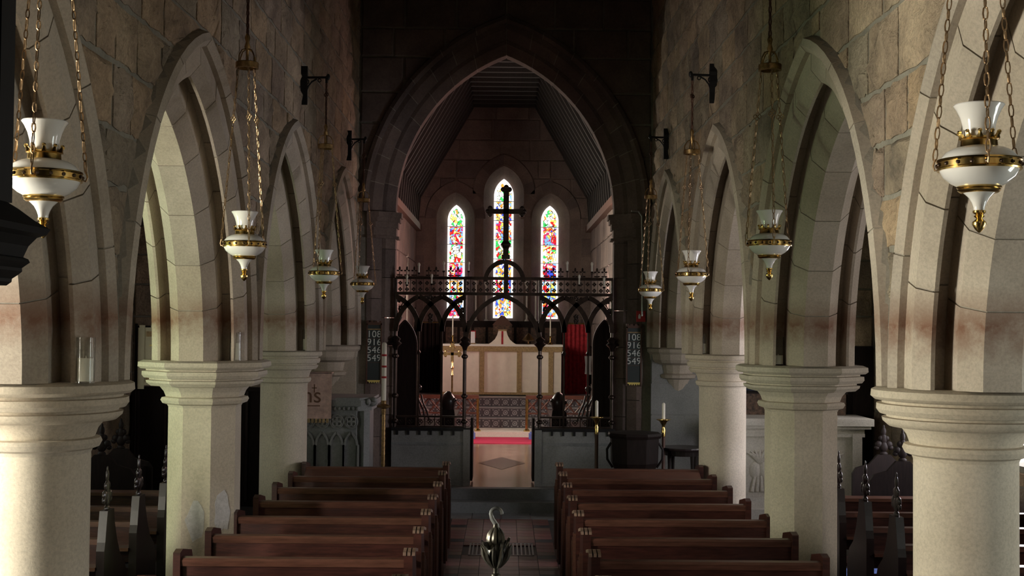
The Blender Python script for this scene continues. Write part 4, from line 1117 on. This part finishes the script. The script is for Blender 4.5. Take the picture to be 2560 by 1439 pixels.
for s, mt, lb, x0, x1 in ((1, 'red_cloth', 'red damask curtain hanging beside the altar', 1.27, 1.85), (-1, 'dark_wood', 'dark hanging beside the altar on the pulpit side', -1.88, -1.32)):
    m = MB(); n = 36; pts = [(x0 + (x1 - x0) * i / n, .02 * math.sin(i * 1.1)) for i in range(n + 1)]
    poly = pts + [(a, b + .012) for a, b in pts[::-1]]
    m.prism(poly, lambda a, b, c: (a, b, c), 0, 1.5)
    t = thing('curtain', lb, 'curtain', (0, 27.3, ZA)); m.build('cloth', mt, t, True)
    MB().tube([(x0 - .04, 0, 1.52), (x1 + .04, 0, 1.52)], .015, 6).build('rod', 'brass', t)
p = at(1471, 912, 22.5)
tag(MB().prism([(-.045, -.13), (.045, -.14), (.04, -.02), (.05, .13), (-.05, .13), (-.04, 0)], lambda a, b, c: (a, c, b), -.004, .004).build('notice', 'paper', None, loc=(p.x, 18.24, at(1471, 912, 18.24).z)), 'small white paper notice beside the pointed wooden panel', 'notice')
bpy.data.objects['notice'].location.x = at(1471, 912, 18.24).x
# processional cross
p = at(1131, 985, 22.3); t = thing('processional_cross', 'dark brass processional cross on a staff before the frontal', 'cross', (p.x, 22.3, ZCH))
ztp = at(1131, 862, 22.3).z - ZCH; zcb = at(1131, 884, 22.3).z - ZCH
MB().lathe([(.16, 0), (.16, .03), (.05, .06), (.016, .1), (.016, ztp - .55), (.03, ztp - .53), (.016, ztp - .50), (.016, ztp - .42), (.038, ztp - .40), (.016, ztp - .36), (.016, ztp - .28)], 12).build('staff', 'old_brass', t, True)
c = MB().box((0, 0, (ztp + zcb) / 2 - .07), (.05, .025, ztp - zcb + .16)).box((0, 0, zcb), (.26, .025, .05))
for ex, ez in ((0, ztp), (-.13, zcb), (.13, zcb)): c.lathe([(.038, -.013), (.038, .013)], 10, (ex, 0, ez), ax='y'); 
for ex, ez in ((-.03, ztp - .03), (.03, ztp - .03), (-.12, zcb + .035), (-.12, zcb - .035), (.12, zcb + .035), (.12, zcb - .035)): c.ell((ex, 0, ez), (.025, .013, .025), 8, 5)
c.build('cross_head', 'old_brass', t)

# =================================================================== PULPIT
pu = thing('pulpit', 'grey stone pulpit with blind arcading and quatrefoil tracery', 'pulpit', (-2.12, 15.75, 0))
hw_ = .5; cc = .22
oct_ = [(-hw_, -.42 + cc), (-hw_ + cc, -.42), (hw_ - .14, -.42), (hw_, -.28), (hw_, .4), (-hw_, .4)]
def ring_oct(k): return [(a * k, b * k) for a, b in oct_]
ptop = at(900, 1000, 15.3).z
MB().prism(ring_oct(.93), lambda a, b, c: (a, b, c), .1, ptop - .06).build('drum', 'slab', pu)
MB().prism(ring_oct(1.06), lambda a, b, c: (a, b, c), 0, .14).build('plinth', 'grey_stone', pu)
co = MB().prism(ring_oct(1.02), lambda a, b, c: (a, b, c), ptop - .13, ptop - .07).prism(ring_oct(1.10), lambda a, b, c: (a, b, c), ptop - .07, ptop).prism(ring_oct(1.05), lambda a, b, c: (a, b, c), ptop, ptop + .03)
co.build('cornice', 'grey_stone', pu)
kn = MB()
for k in range(14): kn.ell((-.36 + k * .055, -.44, ptop - .10), (.02, .02, .025), 6, 4)
kn.build('rope_moulding', 'grey_stone', pu, True)
MB().ell((hw_ + .02, -.33, ptop - .02), (.07, .06, .06)).ell((hw_ + .05, -.36, ptop + .0), (.035, .05, .03)).ell((hw_ - .02, -.39, ptop - .02), (.03, .04, .04)).build('leaf_boss', 'grey_stone', pu, True)
zq = ptop - .33
for k in range(4):                         # arcading on the front face
    cx = -.25 + k * .175; m = MB()
    bar_arch(m, 0, .075, .16, 0, .012, 6, .022)
    for s in (-1, 1): m.box((s * .0875, 0, -.36), (.024, .06, .74))
    o = m.build('blind_arch', 'grey_stone', pu, loc=(cx, -.40, zq - .22))
    q = MB()
    for i in range(4):
        a = i * PI / 2 + PI / 4
        q.tube([(.034 * math.cos(a) + .03 * math.cos(b), 0, .034 * math.sin(a) + .03 * math.sin(b)) for b in [2 * PI * j / 10 for j in range(10)]], .011, 5, True)
    q.tube([(.08 * math.cos(b), 0, .08 * math.sin(b)) for b in [2 * PI * j / 16 for j in range(16)]], .010, 5, True)
    q.build('quatrefoil', 'grey_stone', pu, loc=(cx, -.405, zq + .07))
MB().box((hw_ - .07, -.35, (zq + .2) / 2), (.09, .09, zq + .2), Matrix.Rotation(PI / 4, 3, 'Z')).build('corner_shaft', 'grey_stone', pu)
# antependium on its desk
pa = at(830, 932, 15.2); pb = at(830, 1046, 15.2)
dk = thing('pulpit_desk', 'wooden book desk on the pulpit rim carrying the embroidered fall', 'desk', (-2.36, 15.34, ptop + .032))
MB().bb(-.25, .25, -.02, .22, pa.z - ptop - .085, pa.z - ptop - .055).build('desk_top', 'board_wood', dk)
MB().bb(-.04, .04, .06, .14, 0, pa.z - ptop - .08).build('desk_post', 'board_wood', dk)
af = thing('pulpit_fall', 'dusty pink embroidered fall with ihs monogram hanging from the pulpit desk', 'fall', (-2.36, 15.25, pb.z))
hf = pa.z - pb.z; x1 = pa.x + 2.36
MB().bb(-.27, x1, -.012, .0, 0, hf).bb(-.27, x1, -.012, .16, hf - .006, hf + .006).build('cloth', 'pink_cloth', af)
fm = MB()
k = -.27
while k < x1 - .02: fm.bb(k, k + .03, -.012, -.002, -.05, 0); k += .045
fm.build('fringe', 'gold_cloth', af)
text_mesh('monogram', 'ihs', .27, 'brown_thread', af, (.02, -.014, hf * .50), depth=.002)
MB().box((.0, -.014, hf * .28), (.30, .004, .012)).box((.08, -.014, hf * .66), (.012, .004, .10)).box((.08, -.014, hf * .67), (.06, .004, .012)).build('stitched_cross', 'brown_thread', af)

# paschal candle
p = at(961, 1000, 15.05); t = thing('paschal_candle', 'very tall paschal candle on a twisted brass stand beside the pulpit', 'candle', (p.x, 15.05, 0))
zt = at(961, 856, 15.05).z; zb_ = p.z - .06
tw = [(.17, 0), (.17, .03), (.06, .07), (.03, .12)] + [(.022 + .006 * (i % 2), .14 + i * .03) for i in range(int((zb_ - .2) / .03))] + [(.03, zb_ - .04), (.08, zb_ - .02), (.085, zb_), (.03, zb_ + .02), (.034, zb_ + .06)]
MB().lathe(tw, 12).build('stand', 'old_brass', t, True)
MB().lathe([(.028, zb_ + .03), (.028, zt - .02), (.02, zt), (.003, zt + .005)], 14).build('candle', 'wax', t, True)
b = MB()
for zz in (.45, .62, .8): b.lathe([(.029, -.012), (.032, 0), (.029, .012)], 12, (0, 0, zb_ + (zt - zb_) * zz))
b.build('band', 'red_paint', t)
# hymn boards
for s, px, y0, y1, lb in ((-1, 937, 812, 955, 'hymn board with white numerals and gilt zigzag foot beside the paschal candle'), (1, 1586, 820, 961, 'hymn board with white numerals and gilt zigzag foot beside the small red sign')):
    Y = YC - .04; a = at(px, y0, Y); b = at(px, y1, Y); h = a.z - b.z
    t = thing('hymn_board', lb, 'hymn board', (a.x, Y, b.z), 'hymn boards')
    MB().bb(-.085, .085, 0, .03, .0, h).build('panel', 'board', t)
    f = MB().bb(-.10, -.085, -.012, .03, -.02, h + .02).bb(.085, .10, -.012, .03, -.02, h + .02)
    k = 0
    f.bb(-.10, .10, -.012, .03, h, h + .035)
    for k in range(4): f.bb(-.1 + k * .055, -.07 + k * .055, -.012, .03, h + .035, h + .055)
    f.build('frame', 'board_wood', t)
    MB().bb(-.085, .085, -.008, 0, h - .065, h - .05).build('gilt_line', 'gold_cloth', t)
    MB().prism([(-.085, .03), (.085, .03)] + [(.085 - .0155 * (i + 1), -.012 if i % 2 == 0 else .012) for i in range(10)] + [(-.085, .012)], lambda a_, b_, c: (a_, c, b_), -.014, -.004).build('zigzag', 'gilt', t)
    for k, nn_ in enumerate(('108', '916', '546', '549')):
        text_mesh('numeral', nn_, .125, 'numeral', t, (0, -.003, h - .125 - k * .105), depth=.002, spacing=1.05)
        MB().bb(-.085, .085, -.006, 0, h - .183 - k * .105, h - .178 - k * .105).build('ledge', 'board_wood', t)
# red sign
p = at(1603, 792, YC - .03); t = thing('red_sign', 'small red wall sign with a white mark by the chancel arch', 'sign', (p.x, YC - .03, p.z))
MB().bb(-.06, .06, -.01, .02, -.065, .08).build('plate', 'red_paint', t); MB().box((-.02, -.012, .0), (.03, .004, .045)).box((-.02, -.012, .03), (.015, .004, .02)).build('mark', 'paper', t)
# conduit round the impost
a = [at(q[0], q[1], YC - .13) for q in ((1580, 527), (1598, 528), (1606, 540), (1607, 600), (1607, 700), (1606, 790))]
MB().tube(a, .012, 8).build('conduit', 'steel', caw)

# wooden font bowl, candlesticks and side table right of the screen
ft = thing('wooden_font', 'dark wooden tub shaped font cover box between the two floor candlesticks', 'font', (at(1586, 1100, 15.45).x, 15.45, 0))
zf = at(1586, 1080, 15.45).z
MB().lathe([(.2, 0), (.24, .05), (.16, .12), (.15, zf - .62), (.26, zf - .45), (.30, zf - .36), (.31, zf - .06)], 8, rot=PI / 8).build('bowl', 'dark_wood', ft)
MB().lathe([(.33, zf - .06), (.345, zf - .03), (.33, zf), (.05, zf + .01)], 8, rot=PI / 8).build('lid', 'dark_wood', ft)
for s in (-1, 1):
    hd = MB().tube([(s * .29, -.05, zf - .12), (s * .34, -.06, zf - .2), (s * .335, -.06, zf - .32), (s * .27, -.05, zf - .42)], .015, 6)
    hd.build('scroll_handle', 'dark_wood', ft, True)
for px, py, lb in ((1492, 1042, 'dark floor candlestick with brass dish and white candle in front of the screen'), (1659, 1048, 'dark floor candlestick with brass dish and white candle beside the side table')):
    p = at(px, py, 15.6); t = thing('floor_candlestick', lb, 'candlestick', (p.x, 15.6, 0), 'floor candlesticks'); zz = p.z
    MB().lathe([(.16, 0), (.16, .03), (.05, .06), (.022, .1), (.022, zz - .2)], 14).build('pole', 'board_wood', t, True)
    MB().lathe([(.024, zz - .21), (.026, zz - .12), (.018, zz - .10), (.022, zz - .07), (.05, zz - .02), (.09, zz), (.09, zz + .006), (.03, zz + .004), (.022, zz + .01)], 18).build('dish', 'brass', t, True)
    MB().lathe([(.02, zz + .004), (.02, zz + .19), (.016, zz + .2), (.003, zz + .21)], 12).build('candle', 'wax', t, True)
p = at(1712, 1120, 15.5); t = thing('side_table', 'small dark side table against the grey stone respond', 'table', (p.x, 15.7, 0))
MB().lathe([(.27, p.z - .03), (.275, p.z - .015), (.27, p.z)], 24).build('table_top', 'poppy_wood', t); 
MB().lathe([(.22, p.z - .10), (.23, p.z - .03)], 24, cap=True).build('apron', 'dark_wood', t)
for k in range(4):
    a = k * PI / 2 + .5; x, y = .2 * math.cos(a), .2 * math.sin(a)
    MB().tube([(x, y, p.z - .05), (x, y, p.z - .22), (x * 1.08, y * 1.08, .02)], [.028, .02, .013], 8).build('leg', 'dark_wood', t)

# floor grate in the middle aisle
g = thing('floor_grate', 'iron heating grate let into the tiled middle aisle', 'grate', (-.01, 13.75, 0))
MB().bb(-.34, .34, -.36, .36, -.03, -.018).build('pit', 'iron', g)
MB().bb(-.35, .35, -.37, -.34, -.02, .004).bb(-.35, .35, .34, .37, -.02, .004).bb(-.35, -.33, -.37, .37, -.02, .004).bb(.33, .35, -.37, .37, -.02, .004).build('frame', 'steel', g)
for k in range(15): MB().bb(-.305 + k * .0436 - .008, -.305 + k * .0436 + .008, -.34, .34, -.015, .004).build('bar', 'steel', g)

# =================================================================== FONT UNDER THE CAMERA (its cover finial shows in the aisle)
YF = 4.5
fz = lambda y: at(1241, y, YF).z
ft = thing('font_cover', 'font with conical cover topped by a foliate metal finial with a hook', 'font', (at(1241, 1350, YF).x, YF, 0))
zb_ = fz(1415)
MB().lathe([(.36, 0), (.36, .12), (.2, .18), (.18, .55), (.3, .68), (.34, .75), (.34, .92), (.30, .95)], 8, rot=PI / 8).build('bowl', 'pale_stone', ft)
MB().lathe([(.31, .93), (.32, .98), (.24, 1.06), (.12, 1.22), (.05, 1.38), (.025, zb_ - .06), (.02, zb_ - .03)], 16).build('cover', 'dark_wood', ft, True)
k = .00143
fi = MB().lathe([(.012, zb_ - .05), (.016, zb_ - .04), (.016, zb_ - .022), (.009, zb_ - .018), (.009, zb_ + .0), (.02, zb_ + .02), (.033, zb_ + .045), (.036, zb_ + .06), (.028, zb_ + .085), (.022, zb_ + .10), (.026, zb_ + .108), (.022, zb_ + .124), (.012, zb_ + .142), (.009, zb_ + .158)], 20)
fi = fi.build('finial', 'finial_metal', ft, True)
lf = MB()
for ring_, (zr, rr, ht, nn_, lean) in enumerate(((.004, .014, .078, 11, .034), (.075, .020, .072, 9, .012))):
    for i in range(nn_):
        a = 2 * PI * i / nn_ + ring_ * .3; ca, sa = math.cos(a), math.sin(a)
        pts = []
        for j in range(6):
            u = j / 5; r_ = rr + lean * math.sin(u * PI * .62) + (0 if u < .8 else .010 * (u - .8) * 5)
            if ring_ == 1: r_ = rr + lean * math.sin(u * PI) - .014 * u
            pts.append((r_ * ca, r_ * sa, zb_ + zr + ht * u))
        lf.tube(pts, [.006, .0085, .0095, .0085, .006, .002], 5)
for i in range(4):
    a = 2 * PI * i / 4 + .6; ca, sa = math.cos(a), math.sin(a)
    lf.tube([(.034 * ca, .034 * sa, zb_ + .07), (.046 * ca, .046 * sa, zb_ + .09), (.055 * ca, .055 * sa, zb_ + .098), (.05 * ca, .05 * sa, zb_ + .086)], [.009, .011, .008, .004], 6)
lf.build('acanthus_leaf', 'finial_metal', fi, True)
zh = zb_ + .155
hk = [(0, 0, zh - .03), (-.002, 0, zh), (-.014, 0, zh + .018)] + [(.0 + .0195 * math.cos(a), 0, zh + .036 + .0195 * math.sin(a)) for a in [PI * 1.0 - i * .4 for i in range(9)]]
MB().tube(hk, [.010, .009, .008] + [.0065] * 9, 8).build('hook', 'steel', ft, True)

# =================================================================== ORGAN CASE CORNER (left foreground)
XR = at(33, 300, 2.5).x
oc = thing('organ_case', 'dark wooden organ case corner with moulded foot and gilt leaf drop', 'organ case', (-1.5, 2.25, 2.45))
lx = lambda px, py: (at(px, py, 2.5).x + 1.5, at(px, py, 2.5).z - 2.45)
xr = XR + 1.5
MB().bb(-.46, xr - .02, -.24, .22, .20, 3.2).build('case_side', 'case_wood', oc)
fl_ = MB()
for k in range(5): fl_.bb(xr - .03, xr, -.22 + k * .1, -.15 + k * .1 - .0, .23, 3.2)
fl_.build('fluting', 'case_wood', oc)
prof = [lx(*q) for q in ((33, 508), (60, 525), (100, 555), (137, 576), (128, 590), (105, 597), (85, 618), (73, 645), (85, 650), (89, 658), (78, 666), (70, 672), (71, 680), (62, 688), (47, 698), (46, 706), (34, 715))]
m = MB()
rings = []
for (a, b) in prof:
    dlt = a - xr
    rings.append([(-.46, -.24 - dlt, b), (a, -.24 - dlt, b), (a, .22 + dlt * .12, b), (-.46, .22 + dlt * .12, b)])
m.loft(rings); m.build('moulded_foot', 'case_wood', oc)
lv = MB()
zl = lx(33, 715)[1]
for k in range(6):
    for j in range(2):
        x = xr - .012 - k * .03; y = .18 - j * .2
        lv.tube([(x, y, zl + .01), (x - .004, y, zl - .025), (x + .003, y, zl - .055)], [.014, .012, .003], 6)
lv.build('gilt_leaf', 'gold_cloth', oc, True)
MB().bb(-.46, xr - .02, -.2, .2, zl - .03, zl + .01).build('soffit', 'case_wood', oc)

# =================================================================== AISLE FITTINGS
# cream banner with chi-rho in the pulpit-side aisle
a = at(352, 818, 16.6); b = at(400, 962, 16.6)
bn = thing('banner', 'cream processional banner with crenellated top and gold chi rho', 'banner', (a.x, 16.6, b.z)); h = a.z - b.z; wd = .52
MB().bb(0, wd, 0, .015, 0, h).build('cloth', 'banner_cloth', bn)
MB().bb(-.01, .07, -.015, .0, -.05, h - .005).build('side_lappet', 'banner_cloth', bn)
MB().bb(.09, wd - .02, -.008, 0, .04, .13).bb(.09, wd - .02, -.008, 0, h - .12, h - .05).build('orphrey', 'gold_cloth', bn)
m = MB()
for k in range(4): m.bb(.0 + k * .15, .07 + k * .15, -.01, .015, h, h + .03)
m.build('battlement', 'banner_cloth', bn)
MB().tube([(-.06, .03, h + .01), (wd + .03, .03, h + .01)], .012, 8).build('cross_pole', 'dark_wood', bn)
MB().tube([(-.05, .03, -b.z), (-.05, .03, h + .05)], .02, 8).lathe([(.10, -b.z), (.10, -b.z + .03), (.02, -b.z + .06)], 12, (-.05, .03, 0)).build('staff', 'dark_wood', bn)
zc = at(386, 862, 16.6).z - b.z; xc = at(386, 862, 16.6).x - a.x
m = MB().box((xc, -.01, zc), (.016, .008, .13)).box((xc, -.01, zc - .005), (.085, .008, .014))
m.tube([(xc + .0 + .026 * math.sin(t_), -.01, zc + .04 + .026 * math.cos(t_)) for t_ in [i * PI / 6 for i in range(7)]], .007, 5)
m.build('chi_rho', 'gilt', bn)
# carved stone altar at the head of the other aisle
sa = thing('stone_altar', 'pale carved stone altar with wheat sheaf relief at the aisle end', 'altar', (3.75, 16.45, 0))
zm = at(1900, 1045, 16.1).z
MB().bb(-.95, .98, -.38, .5, zm - .09, zm).bb(-.92, .95, -.35, .5, zm - .13, zm - .09).build('mensa', 'pale_stone', sa)
MB().bb(-.86, .86, -.26, .5, .22, zm - .12).build('body', 'pale_stone', sa)
MB().bb(-.88, .88, -.31, .5, zm - .235, zm - .19).bb(-.88, .88, -.29, -.2, zm - .19, zm - .13).build('frieze', 'pale_stone', sa)
MB().bb(-.9, .9, -.33, .5, .13, .26).bb(-1.0, 1.0, -.5, .5, .0, .13).build('plinth', 'pale_stone', sa)
for x in (-.84, .72):
    MB().bb(x, x + .12, -.32, -.2, .26, zm - .2).build('pilaster', 'pale_stone', sa)
for xc in (-.46, .0, .46):
    r_ = MB(); zc = .60
    for i in range(7):
        a_ = (i - 3) * .34
        r_.tube([(xc + .02 * math.sin(a_), -.27, zc + .1), (xc + .10 * math.sin(a_), -.285, zc + .19), (xc + .19 * math.sin(a_), -.275, zc + .17 + .10 * math.cos(a_))], [.014, .022, .004], 6)
    r_.ell((xc - .06, -.265, zc), (.075, .03, .11)).ell((xc + .06, -.265, zc), (.075, .03, .11))
    for i in range(4):
        r_.tube([(xc - .06 + i * .04, -.265, zc - .07), (xc - .10 + i * .065, -.275, zc - .27)], [.022, .03], 6)
    r_.build('wheat_sheaf', 'pale_stone', sa, True)
rt = thing('retable', 'brown carved retable standing behind the stone aisle altar', 'retable', (3.75, 16.75, zm))
MB().bb(-.9, .8, 0, .1, 0, .28).build('panel', 'retable', rt)
MB().bb(-.92, .82, -.02, .12, .28, .31).build('cornice', 'dark_wood', rt)
cu = thing('wall_hanging', 'dark navy hanging above the carved retable', 'hanging', (3.7, 16.9, zm + .31))
MB().bb(-.8, .7, 0, .02, 0, .9).build('cloth', 'navy', cu); MB().tube([(-.85, .01, .91), (.75, .01, .91)], .012, 6).build('rod', 'dark_wood', cu)
# dark doorway beside it
dd = struct(MB().bb(4.62, 4.96, 16.93, 17.02, 0, at(2150, 865, 16.95).z).build('door_1', 'dark_wood'), 'dark narrow door at the end of the carved altar aisle', 'door')
MB().lathe([(.02, 0), (.02, -.04)], 8, (4.68, 16.93, 1.0), ax='y').build('door_knob', 'brass', dd)
# dark stall backs at the head of the pulpit-side aisle
t = thing('aisle_screen', 'dark wooden screen closing the pulpit-side aisle below the banner', 'screen', (-3.85, 16.85, 0))
zz = at(400, 975, 16.85).z
MB().bb(-1.1, 1.1, 0, .06, 0, zz).build('panel', 'dark_wood', t); MB().bb(-1.12, 1.12, -.04, .1, zz, zz + .05).build('rail', 'dark_wood', t)
for k in range(6): MB().bb(-1.02 + k * .36, -.99 + k * .36, -.02, 0, .05, zz).build('muntin', 'poppy_wood', t)
